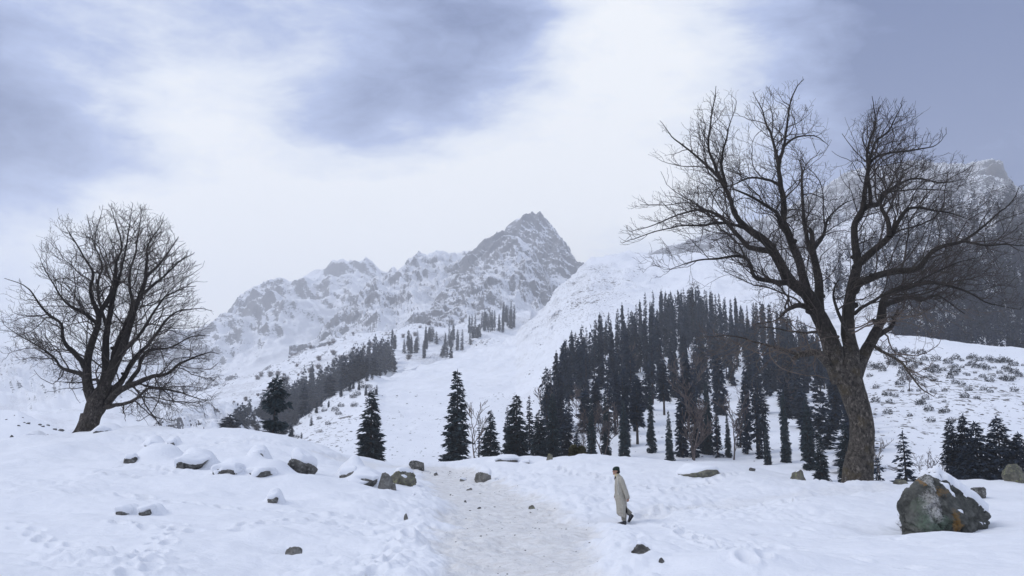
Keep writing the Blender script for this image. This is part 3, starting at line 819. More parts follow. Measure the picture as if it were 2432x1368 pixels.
        for k in range(m):
            t = 0.10 + 0.90 * (k + rr.random()) / m; q = t * n; a = min(int(q), n - 1); b = q - a
            pt = Q[a] * (1 - b) + Q[a + 1] * b; tg = Q[a + 1] - Q[a]; tg = tg / (np.linalg.norm(tg) + 1e-9)
            sprout(pt, tg, (0, L * rr.uniform(0.30, 0.62) * (1.15 - 0.5 * t), L * rr.uniform(0.30, 0.6) * (1.1 - 0.5 * t), rr.uniform(0.16, 0.36))[lev], max(tip * 0.8, r0 * 0.45 * (1.1 - 0.5 * t)) if lev < 3 else tip * 0.7, lev + 1)
    Lk = 0
    for li, L in enumerate(limbs):
        idx = LIMB_IDX[li]; P3 = np.array([pts[k] for k in idx]); w = [rad_fix[k] for k in idx]
        tot = 0.22 * len(idx); m = max(4, int(tot / 0.26 * twigs_per))
        for k in range(m):
            t = 0.16 + 0.84 * (k + rr.random()) / m; q = t * (len(idx) - 1); a = min(int(q), len(idx) - 2)
            tg = P3[a + 1] - P3[a]; tg = tg / (np.linalg.norm(tg) + 1e-9)
            if w[a] > 0.24 and rr.random() < 0.6: continue
            Ls = rr.uniform(1.4, 5.0) * (1.12 - 0.5 * t) * (D / 43.0) ** 0.5
            sprout(P3[a] + tg * 0.1, tg, Ls, min(w[a] * 0.5, 0.009 + 0.0085 * Ls), 1)
        for _ in range(2): sprout(P3[-1], tg, rr.uniform(0.7, 1.3), tip * 1.5, 2)
    obj('crown', CR.mesh('crown'), 'twig_bark', root)
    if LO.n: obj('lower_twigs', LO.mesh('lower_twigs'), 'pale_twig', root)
    return root

def lb(dy, p, d0=0.0): return {'dy': dy, 'p': p, 'd0': d0}
RIGHT_LIMBS = [
    lb(-1.5, [(1998, 905, 46), (1986, 868, 50), (1968, 799, 44), (1942, 744, 38), (1921, 700, 34), (1890, 680, 30), (1873, 663, 29), (1837, 600, 26), (1819, 574, 24), (1774, 542, 19), (1743, 502, 15), (1730, 462, 13), (1712, 426, 12), (1700, 392, 10), (1684, 350, 8), (1690, 297, 6), (1699, 239, 4), (1703, 208, 2)]),
    lb(1.2, [(1950, 770, 26), (1930, 722, 24), (1908, 654, 22), (1886, 596, 21), (1868, 551, 20), (1860, 530, 19), (1864, 507, 18), (1858, 471, 17), (1850, 435, 15), (1848, 391, 13), (1864, 346, 10), (1868, 306, 8), (1877, 253, 6), (1895, 208, 4), (1908, 188, 2)]),
    lb(2.5, [(1960, 780, 28), (1944, 730, 26), (1944, 663, 25), (1932, 596, 20), (1927, 560, 17), (1925, 540, 13)], 0.4),
    lb(3.5, [(1934, 610, 16), (1917, 578, 13), (1908, 498, 11), (1904, 426, 8), (1898, 380, 4)], 1.8),
    lb(0.5, [(2010, 905, 42), (2022, 850, 40), (2018, 812, 35), (2014, 761, 32), (2021, 706, 29), (2031, 651, 27), (2037, 623, 26), (2031, 574, 22), (2033, 529, 20), (2051, 493, 18), (2055, 440, 14), (2058, 395, 11), (2064, 346, 9), (2078, 297, 6), (2076, 262, 4), (2073, 228, 2)]),
    lb(2.8, [(2050, 496, 15), (2072, 486, 14), (2087, 480, 13), (2104, 458, 11), (2136, 435, 9), (2176, 424, 7), (2238, 435, 5), (2290, 425, 2)], 0.4),
    lb(-1.0, [(2068, 488, 11), (2066, 440, 10), (2062, 400, 9), (2080, 350, 8), (2098, 318, 6), (2120, 290, 5), (2140, 250, 3)], 0.4),
    lb(-2.0, [(2060, 398, 7), (2080, 372, 7), (2120, 358, 6), (2176, 350, 5), (2230, 340, 3), (2250, 315, 2)], 0.2),
    lb(-2.8, [(2038, 628, 19), (2073, 596, 18), (2104, 569, 17), (2118, 556, 15), (2131, 529, 12), (2153, 498, 10), (2185, 491, 8), (2238, 502, 6), (2300, 520, 3)], 0.2),
    lb(-1.0, [(2112, 562, 13), (2109, 520, 11), (2093, 485, 9), (2098, 460, 7), (2130, 455, 5), (2200, 452, 4), (2270, 460, 2)], -1.4),
    lb(-4.0, [(2030, 690, 22), (2037, 676, 21), (2073, 658, 19), (2127, 645, 17), (2176, 640, 15), (2202, 609, 13), (2234, 587, 12), (2283, 571, 10), (2314, 551, 8), (2350, 520, 6), (2394, 480, 4), (2416, 442, 2)]),
    lb(-5.0, [(2285, 571, 7), (2320, 580, 6), (2370, 585, 5), (2432, 590, 3)], -3.4),
    lb(3.0, [(2032, 890, 34), (2050, 846, 31), (2074, 799, 27), (2090, 761, 25), (2100, 715, 22), (2112, 694, 20), (2150, 682, 17), (2190, 672, 14), (2230, 676, 11), (2290, 690, 8), (2350, 720, 5), (2420, 735, 3)]),
    lb(1.8, [(2080, 800, 15), (2104, 786, 14), (2116, 776, 13), (2124, 752, 12), (2130, 735, 10)], 1.0),
    lb(4.5, [(2100, 725, 15), (2130, 712, 14), (2160, 705, 12), (2195, 712, 11), (2230, 700, 7), (2290, 740, 4)], 2.2),
    lb(-2.5, [(1975, 868, 26), (1952, 848, 23), (1938, 838, 21), (1904, 843, 18), (1886, 850, 14), (1878, 856, 9)]),
    lb(-4.5, [(1900, 843, 9), (1860, 830, 7), (1800, 815, 5), (1740, 800, 4), (1680, 800, 2)], -1.8),
    lb(-3.5, [(1935, 738, 16), (1905, 726, 14), (1885, 728, 12), (1868, 740, 9), (1850, 760, 5), (1800, 770, 3)]),
    lb(-2.6, [(1905, 690, 16), (1880, 672, 15), (1850, 667, 14), (1819, 663, 13), (1792, 656, 12), (1779, 623, 10), (1756, 609, 9), (1703, 614, 7), (1649, 623, 5), (1590, 640, 2)], -0.3),
    lb(2.6, [(1830, 596, 15), (1795, 592, 14), (1774, 585, 13), (1748, 556, 12), (1721, 525, 11), (1690, 504, 10), (1658, 498, 8), (1614, 511, 6), (1547, 538, 4), (1500, 555, 2)]),
    lb(-3.8, [(1775, 543, 9), (1740, 533, 8), (1700, 528, 7), (1658, 534, 6), (1591, 542, 4), (1525, 565, 3), (1480, 575, 2)], -0.9),
    lb(2.2, [(1714, 430, 9), (1676, 391, 8), (1636, 360, 6), (1591, 324, 4), (1562, 290, 2)]),
    lb(-2.6, [(1726, 445, 8), (1712, 390, 7), (1716, 360, 6), (1728, 320, 5), (1740, 280, 3), (1748, 240, 2)], -1.1),
    lb(-2.2, [(1857, 538, 12), (1846, 507, 10), (1823, 489, 9), (1792, 471, 8), (1748, 453, 6), (1735, 445, 4)], 0.6),
    lb(2.8, [(1849, 395, 9), (1837, 342, 8), (1819, 302, 6), (1810, 261, 5), (1792, 220, 2)], 0.9),
    lb(-1.8, [(1850, 440, 8), (1822, 425, 7), (1780, 420, 6), (1740, 440, 4)], 0.9),
    lb(3.6, [(1862, 348, 7), (1880, 330, 6), (1905, 318, 5), (1940, 320, 4), (1970, 345, 2)], 0.9),
    lb(4.5, [(1935, 590, 10), (1955, 560, 10), (1962, 530, 8), (1975, 505, 6), (2010, 480, 4), (2040, 470, 2)], 2.0),
    lb(-4.5, [(2066, 815, 9), (2100, 838, 8), (2140, 860, 7), (2165, 890, 6), (2185, 918, 5), (2222, 939, 3)], 0.6),
    lb(-5.0, [(2030, 812, 9), (2010, 780, 9), (1985, 720, 8), (1975, 690, 6), (1990, 660, 4)], -0.8),
    lb(-5.0, [(2030, 745, 9), (2060, 720, 8), (2110, 700, 7), (2180, 668, 6), (2260, 630, 4), (2330, 610, 2)], -0.8),
    lb(-5.5, [(1990, 800, 8), (1950, 790, 7), (1900, 792, 6), (1850, 785, 4), (1800, 780, 3)], -0.8),
]
RIGHT_ENV = [(1930, 905), (1880, 900), (1800, 885), (1690, 875), (1640, 850), (1650, 790), (1640, 735), (1560, 690), (1475, 600), (1470, 545), (1500, 455), (1530, 440), (1600, 460), (1590, 400), (1548, 370), (1545, 300), (1570, 285), (1630, 320), (1640, 250), (1690, 200), (1735, 205), (1755, 270), (1785, 215),
             (1850, 190), (1910, 182), (1940, 240), (1975, 330), (1985, 400), (1990, 460), (2006, 460), (2020, 370), (2015, 275), (2070, 225), (2130, 232), (2180, 228), (2190, 300), (2250, 300), (2250, 345), (2330, 375), (2335, 440), (2432, 430), (2470, 500), (2450, 620), (2480, 700), (2420, 770), (2300, 800), (2250, 850), (2235, 945), (2190, 930), (2130, 880), (2070, 860), (2000, 820), (1960, 870)]
bare_tree('bare_tree', 'huge bare spreading tree with a thick leaning trunk beside the mossy boulder', 43.0,
          [(2036, 1156, 76), (2040, 1110, 64), (2046, 1065, 57), (2048, 1024, 56), (2042, 982, 51), (2028, 939, 57), (2016, 900, 66), (2010, 872, 72), (2008, 850, 56), (2006, 826, 24)],
          RIGHT_LIMBS, RIGHT_ENV, 0, 5, 0.40, 0.22, 6.0, 0.0092, 'grey_bark', twig_low=735, twigs_per=0.73)
LEFT_LIMBS = [
    lb(-1.0, [(222, 962, 26), (210, 925, 24), (205, 895, 22), (206, 862, 21), (218, 820, 19), (230, 775, 17), (234, 744, 16), (223, 713, 12), (218, 685, 10), (217, 646, 8), (195, 600, 6), (172, 560, 4), (156, 532, 2)]),
    lb(1.5, [(236, 752, 14), (241, 735, 13), (263, 700, 12), (276, 673, 10), (277, 628, 8), (288, 584, 6), (274, 530, 4), (260, 490, 2)], -0.6),
    lb(-4.0, [(200, 870, 14), (190, 853, 13), (178, 838, 12), (152, 811, 10), (146, 768, 8), (120, 744, 7), (80, 700, 5), (45, 675, 3), (14, 664, 2)], -0.4),
    lb(3.5, [(204, 900, 12), (190, 888, 11), (165, 882, 10), (143, 873, 8), (128, 851, 7), (89, 820, 5), (40, 790, 3), (8, 770, 2)]),
    lb(1.0, [(232, 962, 26), (242, 930, 24), (253, 891, 22), (252, 842, 20), (254, 789, 17), (263, 735, 15), (272, 700, 12), (282, 660, 9), (300, 600, 6), (310, 540, 4), (318, 490, 2)]),
    lb(-2.0, [(240, 950, 26), (258, 896, 25), (284, 842, 22), (303, 789, 18), (321, 726, 15), (342, 672, 12), (348, 628, 9), (357, 575, 6), (386, 528, 3)]),
    lb(2.8, [(268, 868, 18), (278, 820, 16), (302, 765, 13), (314, 717, 11), (309, 682, 9), (318, 620, 7), (330, 560, 5), (339, 498, 2)], 0.5),
    lb(-3.2, [(330, 705, 9), (360, 680, 8), (395, 650, 6), (430, 620, 4), (462, 602, 2)], -1.2),
    lb(3.0, [(256, 945, 18), (275, 920, 16), (299, 891, 14), (321, 851, 12), (352, 820, 10), (383, 780, 8), (419, 742, 6), (464, 735, 3), (505, 737, 2)]),
    lb(-3.5, [(255, 958, 18), (285, 925, 16), (321, 909, 14), (357, 896, 12), (401, 887, 9), (437, 858, 7), (490, 838, 4), (525, 845, 2)]),
    lb(0.8, [(300, 915, 11), (318, 893, 11), (331, 876, 10), (335, 855, 9), (357, 832, 8), (400, 826, 6), (450, 800, 4), (500, 800, 2)]),
    lb(-4.2, [(248, 968, 12), (268, 964, 10), (290, 958, 9), (321, 946, 8), (350, 925, 7), (392, 922, 6), (446, 936, 4), (500, 950, 2)]),
    lb(4.5, [(240, 930, 10), (225, 900, 8), (180, 912, 4), (120, 905, 2)]),
    lb(-3.0, [(232, 770, 9), (200, 742, 8), (160, 720, 6), (115, 655, 4), (95, 615, 2)], -0.6),
    lb(4.0, [(345, 660, 8), (375, 630, 7), (405, 590, 5), (425, 560, 3)], -1.0),
    lb(3.5, [(256, 790, 9), (235, 700, 8), (240, 630, 6), (225, 570, 4), (240, 500, 2)], 0.6),
    lb(-3.0, [(285, 845, 9), (330, 790, 8), (380, 720, 6), (430, 690, 4), (460, 680, 2)], -1.0),
]
LEFT_ENV = [(205, 955), (150, 905), (60, 890), (2, 860), (-12, 790), (-8, 700), (8, 662), (60, 650), (88, 600), (108, 520), (145, 503), (195, 520), (238, 482), (300, 474), (345, 480), (402, 520), (432, 572), (468, 602), (462, 690), (512, 736), (498, 800), (532, 860), (530, 940), (490, 995), (420, 1003), (330, 992), (275, 985), (260, 960)]
bare_tree('bare_tree', 'bare round-crowned tree forking low above the snowy rise at left', 56.0,
          [(206, 1032, 52), (212, 1005, 45), (220, 985, 43), (228, 966, 46), (234, 948, 40), (239, 930, 30), (242, 915, 16)],
          LEFT_LIMBS, LEFT_ENV, 0, 9, 0.36, 0.22, 5.5, 0.0105, 'dark_bark', twigs_per=0.68, up=0.08)

# ================================================================== CONIFERS
def diamonds(C, D0, S, L, Wd):
    """leaf-like diamonds: root C, axis D0, side S, length L, width Wd"""
    a = C; b = C + D0 * (L * 0.45)[:, None] + S * (Wd * 0.5)[:, None]; c = C + D0 * L[:, None]; d = C + D0 * (L * 0.45)[:, None] - S * (Wd * 0.5)[:, None]
    return np.stack([a, b, c, d], 1).reshape(-1, 3)
def unit(v): return v / (np.linalg.norm(v, axis=-1, keepdims=True) + 1e-9)

def conifer_mesh(seed, H=20.0, width=4.4, whorls=46, nb=7, sprays=6, leaf=0.75, lo=0.04, shape=0.75, tiers=None, droop=0.35, ragged=0.3, tops=((0, 0, 1.0),), lean=0.0):
    r = np.random.default_rng(seed); Vs = []
    T = Tubes()
    for tx, ty, th in tops:
        h = H * th
        zc = np.linspace(-0.06 * h, h * 0.985, 12)
        bend = np.stack([tx + lean * (zc / h) ** 2 + 0.05 * np.sin(zc * 0.5 + seed), np.full(12, ty), zc], 1)
        T.add(bend, np.interp(zc, [0, h], [0.018 * h + 0.05, 0.02]), 7)
        ph = r.uniform(0, 6.28)
        for w in range(whorls):
            t = lo + (1 - lo) * (w + r.uniform(-0.3, 0.3)) / whorls
            t = min(max(t, lo), 0.992)
            rad = width * 0.5 * min(1.0, (1 - t) ** shape * 1.12 + 0.03) * th ** 0.5
            rad *= 0.78 + 0.22 * math.sin(w * 1.7 + ph) * (0.5 + 0.5 * math.sin(w * 0.37 + 2 * ph))
            if tiers is not None:
                rad *= tiers(t)
                if rad < 0.05 * width * 0.2: continue
            n = max(3, int(nb * (0.5 + 0.5 * min(1, rad / (0.3 * width)))))
            az = r.uniform(0, 2 * PI, n)
            for a in az:
                R_ = rad * r.uniform(1 - ragged, 1 + ragged * 0.5)
                m = max(2, int(sprays * R_ / (width * 0.5) * 1.3) + 1)
                s = np.linspace(0.22, 1.0, m) + r.uniform(-0.06, 0.06, m)
                x0 = np.interp(t * h, zc, bend[:, 0])
                dirx = np.array([math.cos(a), math.sin(a), 0])
                z = t * h - droop * R_ * s ** 1.3 + 0.10 * R_ * (s > 0.8)
                C = np.array([x0, ty, 0]) + dirx * (R_ * s)[:, None]; C[:, 2] = z
                k = 3
                C = np.repeat(C, k, 0) + r.normal(0, 0.10 * leaf, (m * k, 3))
                side = np.array([-dirx[1], dirx[0], 0])
                D0 = unit(dirx * 0.65 + side * r.uniform(-0.9, 0.9, (m * k, 1)) + np.array([0, 0, 1.0]) * r.uniform(-0.75, 0.12, (m * k, 1)))
                S = unit(np.cross(D0, r.normal(0, 1, (m * k, 3)) * 0.5 + np.array([0, 0, 1.0])))
                L = leaf * r.uniform(0.7, 1.3, m * k) * (0.65 + 0.5 * min(1, R_ / (0.35 * width))); Wd = L * r.uniform(0.35, 0.55, m * k)
                Vs.append(diamonds(C, D0, S, L, Wd))
        # leader
        C = np.zeros((5, 3)); C[:, 0] = bend[-1, 0]; C[:, 1] = ty; C[:, 2] = h * np.linspace(0.955, 0.985, 5)
        D0 = unit(np.stack([r.uniform(-.35, .35, 5), r.uniform(-.35, .35, 5), np.ones(5)], 1)); S = unit(np.cross(D0, r.normal(0, 1, (5, 3))))
        Vs.append(diamonds(C, D0, S, np.full(5, leaf * 0.8), np.full(5, leaf * 0.25)))
    V = np.concatenate(Vs); F = np.arange(len(V)).reshape(-1, 4)
    return T.mesh('trunk'), mesh_from('crown', V, F, smooth=False)

NEAR = []; MID = []
for i in range(6):
    NEAR.append(conifer_mesh(100 + i, width=4.2 + 0.5 * (i % 3), whorls=50, nb=8, sprays=6, leaf=0.85, shape=0.62 + 0.08 * (i % 3), ragged=0.28 + 0.06 * (i % 2), lo=0.02 + 0.03 * (i % 2), droop=0.42))
for i in range(12):
    MID.append(conifer_mesh(200 + i, width=(3.0, 3.8, 4.6, 3.4, 5.2, 2.6)[i % 6], whorls=(32, 26, 36)[i % 3], nb=6, sprays=3, leaf=(1.25, 1.0, 1.5)[i % 3], shape=(0.36, 0.5, 0.7, 0.45)[i % 4], lo=(0.04, 0.10, 0.22, 0.06, 0.32)[i % 5], ragged=(0.3, 0.45, 0.6)[i % 3], droop=(0.5, 0.35)[i % 2], lean=(0, 0.4, -0.5)[i % 3]))
TINY = [conifer_mesh(260 + i, width=(3.0, 3.8, 4.4, 2.6)[i % 4], whorls=17, nb=5, sprays=2, leaf=(2.1, 1.8)[i % 2], shape=(0.36, 0.5, 0.65)[i % 3], lo=0.06, ragged=0.4, droop=0.45)[1] for i in range(6)]
SPECIAL = {
    'tiered_pine': conifer_mesh(301, width=6.4, whorls=74, nb=8, sprays=6, leaf=0.95, lo=0.02, shape=0.55, droop=0.22, ragged=0.5,
                                tiers=lambda t: (1.15 if t > 0.81 else 0.05 if t > 0.735 else 0.80 if t > 0.695 else 0.05 if t > 0.655 else 0.55) , lean=0.6),
    'broad_fir': conifer_mesh(302, width=9.5, whorls=40, nb=11, sprays=9, leaf=0.95, lo=0.02, shape=0.7, droop=0.3, ragged=0.4, tops=((0.6, 0, 1.0), (-3.2, 0.8, 0.93), (4.0, -0.5, 0.80), (-5.4, 0.2, 0.66))),
    'twin_fir': conifer_mesh(303, width=5.6, whorls=44, nb=9, sprays=7, leaf=0.9, lo=0.02, shape=0.55, droop=0.35, ragged=0.4, tops=((-1.9, 0, 0.93), (1.5, 0.4, 1.0))),
    'slim_fir': conifer_mesh(304, width=4.0, whorls=40, nb=7, sprays=5, leaf=0.8, lo=0.02, shape=0.8, droop=0.25, ragged=0.5),
    'thin_dead_conifer': conifer_mesh(305, width=2.6, whorls=30, nb=4, sprays=3, leaf=0.55, lo=0.12, shape=0.4, droop=0.3, ragged=0.5),
}
def ground_z(x, y, names=('snow_slope', 'wooded_apron', 'rock_buttress', 'right_mountain', 'rocky_knoll')):
    best = BASEZ
    for n in names:
        h_, _, _, _ = LAYER_BVH[n].ray_cast(Vector((x, y, 3000)), Vector((0, 0, -1)))
        if h_ is not None: best = max(best, h_.z)
    if math.hypot(x, y) < 125: best = max(best, gz(x, y))
    return best
def sight(px, py, names):
    """first point where the sight line of a pixel meets one of the named hillsides"""
    v = Vector(ray(px, py)).normalized(); best = None
    for n in names:
        h_, _, _, d_ = LAYER_BVH[n].ray_cast(Vector(EYE), v)
        if h_ is not None and (best is None or d_ < best[1]): best = (h_, d_)
    return best[0] if best else None

def put_conifer(kind, x, y, z, h, wscale, label, group=None, name='conifer_tree', rz=None, mat='conifer_needles', sink=0.3):
    tm, cm = kind
    o = empty(name, (x, y, z - sink), random.uniform(0, 6.28) if rz is None else rz)
    s = h / 20.0; o.scale = (s * wscale, s * wscale, s)
    obj('trunk', tm, 'conifer_bark', o); obj('crown', cm, mat, o)
    tag(o, label, 'tree', group)
    return o
# individual trees just beyond the near rise: px, top y, distance, kind, width scale, label
SOLO = [
    (652, 893, 108, 'tiered_pine', 0.82, 'lone pine with tiers of foliage and bare trunk between, behind the left rise', 1.2),
    (884, 930, 150, 0, 1.5, 'dark fir standing alone left of the path, shorter of the two lone firs', None),
    (1087, 878, 150, 1, 1.1, 'tallest lone dark fir, standing where the path crosses the rise', None),
    (1165, 975, 150, 2, 1.35, 'conical fir just right of the tallest lone fir', None),
    (1138, 985, 185, 'thin_dead_conifer', 1.0, 'thin greyish conifer half hidden behind the conical fir', None),
    (1226, 938, 155, 3, 1.45, 'pointed fir with broad skirts, left of the bushy fir group', None),
    (1205, 966, 185, 'slim_fir', 0.9, 'slim faded fir behind the left flank of the broad-skirted fir', None),
    (1257, 940, 190, 'slim_fir', 0.9, 'slim ragged fir rising between the broad-skirted fir and the bushy fir', None),
    (1280, 977, 150, 0, 1.4, 'bushy blunt-topped fir in the group right of the conical fir', None),
    (1312, 935, 158, 4, 0.95, 'tall open fir at the right end of the group, trunk showing', None),
    (1368, 1012, 152, 'slim_fir', 1.3, 'short fir with dead tip behind the olive-brown bush', None),
    (1403, 948, 165, 5, 0.9, 'slender fir right of the short dead-tipped fir', None),
    (1437, 935, 170, 1, 0.9, 'pointed dark fir above the mound, left of the walking figure', None),
    (1480, 950, 160, 2, 1.0, 'dense dark fir straight above the walking figure', None),
    (1460, 960, 200, 'slim_fir', 0.9, 'slim bluish fir between two dark firs above the walking figure', None),
    (1508, 925, 205, 3, 0.8, 'narrow fir right behind the dense fir above the figure', None),
    (1543, 930, 175, 4, 0.85, 'tall full-skirted column-shaped fir left of the small pair of firs', None),
    (1587, 975, 165, 5, 0.95, 'small pointed fir left of the bare pole trunk', None),
    (1616, 1000, 170, 'slim_fir', 1.0, 'small slim fir touching the bare pole trunk', None),
    (1676, 905, 172, 0, 0.9, 'tall fir behind the flat snow-capped rock on the mound', None),
    (1700, 960, 180, 'slim_fir', 1.1, 'ragged fir right of the tall fir behind the flat rock', None),
    (1726, 985, 168, 1, 0.9, 'leaning-edged narrow fir above the right end of the flat rock', None),
    (1800, 985, 165, 'slim_fir', 1.1, 'faint thin fir left of a taller dark fir on the right rise', None),
    (1818, 1005, 158, 2, 0.95, 'compact dark fir left of the round lone rock on the crest', None),
    (1858, 935, 160, 3, 0.9, 'tall tapering fir just left of the round lone rock on the crest', None),
    (1912, 945, 152, 4, 1.15, 'big shaggy fir directly behind the round lone rock on the crest', None),
    (1945, 1030, 140, 5, 1.25, 'low bushy fir between the shaggy fir and the big trunk', None),
    (2004, 1005, 132, 1, 1.05, 'dark fir half hidden by the big leaning trunk', None),
    (2082, 1085, 110, 'slim_fir', 1.1, 'small fir peeping out right of the big leaning trunk', None),
    (2143, 1025, 112, 'slim_fir', 1.25, 'small ragged fir between the big trunk and the mossy boulder', None),
    (2272, 983, 122, 'twin_fir', 1.0, 'twin-topped fir behind the snow right of the mossy boulder', 0.0),
    (2358, 988, 118, 'broad_fir', 1.2, 'very broad many-topped fir at the right edge', 0.0),
    (2122, 938, 260, 'slim_fir', 1.0, 'little solitary fir halfway up the open right-hand slope', None),
]
for px, pt, d, kind, ws, lab, rz in SOLO:
    top = at(px, pt, d)
    z = ground_z(top[0], top[1])
    pine = kind == 'tiered_pine'
    if 1390 < px < 1930: ws *= 0.70
    put_conifer(SPECIAL[kind] if isinstance(kind, str) else NEAR[kind], top[0], top[1], z, top[2] - z + 0.3, ws * 1.08, lab, 'firs just beyond the near rise', 'pine_tree' if pine else 'fir_tree', rz, 'pine_needles' if pine or not isinstance(kind, str) else 'conifer_needles')

def scatter(n, sampler, mind, tries=40):
    """dart throwing in photo space"""
    out = []
    for _ in range(n * tries):
        if len(out) >= n: break
        s = sampler()
        if s is None: continue
        x, y = s; md = mind(x, y)
        if all(abs(x - a) > md * 0.9 or abs(y - b) > md * 1.7 for a, b in out): out.append((x, y))
    return out
rs = random.Random(21)
SPUR_TOP = np.array([(1285, 900), (1310, 862), (1340, 820), (1362, 790), (1400, 770), (1440, 745), (1490, 722), (1540, 700), (1600, 690), (1660, 682), (1700, 690), (1760, 705), (1830, 722), (1900, 752), (1960, 790), (2000, 850), (2030, 900)], float)
def spur_sampler():
    px = rs.uniform(1285, 2060); t = float(np.interp(px, SPUR_TOP[:, 0], SPUR_TOP[:, 1]))
    py = t + 92 + rs.random() ** 1.5 * (1095 - t - 92)
    rel = py - t
    p = 1.0 if rel < 210 else 0.24
    if px < 1400 and py > 960: p *= 0.25
    if px > 1880 and py > 930: p *= 0.3
    if in_poly(np.array([px]), np.array([py]), [(1395, 930), (1440, 880), (1470, 930), (1450, 1010), (1400, 1040)])[0]: p *= 0.25
    return (px, py) if rs.random() < p else None
SPUR_LAB = ['narrow fir of the spur wood standing behind the lower boughs of the huge bare tree', 'dark narrow fir along the upper edge of the wood on the snowy spur',
            'dark narrow fir inside the dense middle of the wood on the snowy spur', 'narrow fir among snow gaps in the lower part of the spur wood']
n_ = 0
for px, py in sorted(scatter(215, spur_sampler, lambda x, y: 7.0 + 9 * max(0, y - 780) / 300)):
    h_ = sight(px, py, ('snow_slope',))
    if h_ is None: continue
    t = float(np.interp(px, SPUR_TOP[:, 0], SPUR_TOP[:, 1]))
    H = min(rs.choice((rs.uniform(88, 138), rs.uniform(60, 100), rs.uniform(100, 150))) if py < 930 else rs.uniform(95, 170), py - t + rs.uniform(-4, 14)) / FPX * h_.y
    put_conifer(MID[rs.randrange(12)], h_.x, h_.y, h_.z, H, rs.uniform(0.40, 0.64) * 26 / max(H, 14), SPUR_LAB[0 if px > 1890 else 1 if py - t < 135 else 3 if py > 955 else 2], 'firs of the wood on the spur', 'fir_tree')
    n_ += 1
BAND_TOP = np.array([(515, 1030), (560, 990), (620, 950), (700, 905), (760, 885), (800, 862), (880, 822), (935, 800)], float)
BAND_LOW = np.array([(515, 1062), (560, 1050), (680, 1032), (740, 975), (800, 932), (870, 896), (935, 884)], float)
def band_sampler():
    px = rs.uniform(515, 935); t = float(np.interp(px, BAND_TOP[:, 0], BAND_TOP[:, 1])) + 50; b = float(np.interp(px, BAND_LOW[:, 0], BAND_LOW[:, 1]))
    return px, rs.uniform(t, max(t + 4, b))
def clump_sampler():
    c = rs.choice([(965, 838, 30, 14), (1000, 832, 22, 16), (1025, 812, 16, 12), (1078, 826, 22, 12), (1110, 818, 12, 14), (1130, 800, 16, 10), (1160, 785, 18, 8), (1190, 785, 16, 14), (1205, 775, 12, 12), (1215, 770, 10, 16), (1060, 850, 14, 6)])
    return rs.gauss(c[0], c[2] * 0.5), rs.gauss(c[1], c[3] * 0.5)
for smp, cnt, md, lab, grp in ((clump_sampler, 52, 4.5, 'small fir in the scattered clumps under the central rock peak', 'firs under the central peak'),):
    for px, py in scatter(cnt, smp, lambda x, y: md):
        h_ = sight(px, py, ('wooded_apron', 'rock_buttress', 'snow_slope', 'rock_ridge'))
        if h_ is None: continue
        H = rs.uniform(28, 62) / FPX * h_.y
        put_conifer(MID[rs.randrange(12)], h_.x, h_.y, h_.z, H, rs.uniform(0.7, 1.05) * 26 / H, lab, grp, 'fir_tree')

# the rest of the woods, too many to tell apart
def inner_sampler():
    px = rs.uniform(1300, 2060); t = float(np.interp(px, SPUR_TOP[:, 0], SPUR_TOP[:, 1]))
    return px, t + 85 + rs.random() * 190
def wood_rest(name, label, cnt, smp, md, hs, wk):
    VV = []; FF = []; n = 0
    for px, py in scatter(cnt, smp, lambda x, y: md):
        h_ = sight(px, py, ('wooded_apron', 'snow_slope'))
        if h_ is None: continue
        me = TINY[rs.randrange(6)]; V = np.zeros(len(me.vertices) * 3, np.float32); me.vertices.foreach_get('co', V); V = V.reshape(-1, 3)
        H = rs.choice((rs.uniform(*hs[0]), rs.uniform(*hs[1]), rs.uniform(*hs[2]))) / FPX * h_.y; k = H / 20; w = k * rs.uniform(*wk) * 26 / H
        VV.append(V * np.array([w, w, k]) + np.array(h_)); FF.append(np.arange(len(V)).reshape(-1, 4) + n); n += len(V)
    o = obj(name, mesh_from(name, np.concatenate(VV), np.concatenate(FF), False), 'conifer_needles')
    tag(o, label, 'forest', kind='stuff')
wood_rest('middle_forest', 'dense bluish wood climbing from behind the lone pine', 200, band_sampler, 3.0, ((44, 66), (28, 48), (60, 82)), (0.75, 1.1))
wood_rest('spur_forest', 'dense inner part of the wood on the snowy spur', 105, inner_sampler, 5.0, ((60, 95), (45, 70), (80, 110)), (0.38, 0.6))

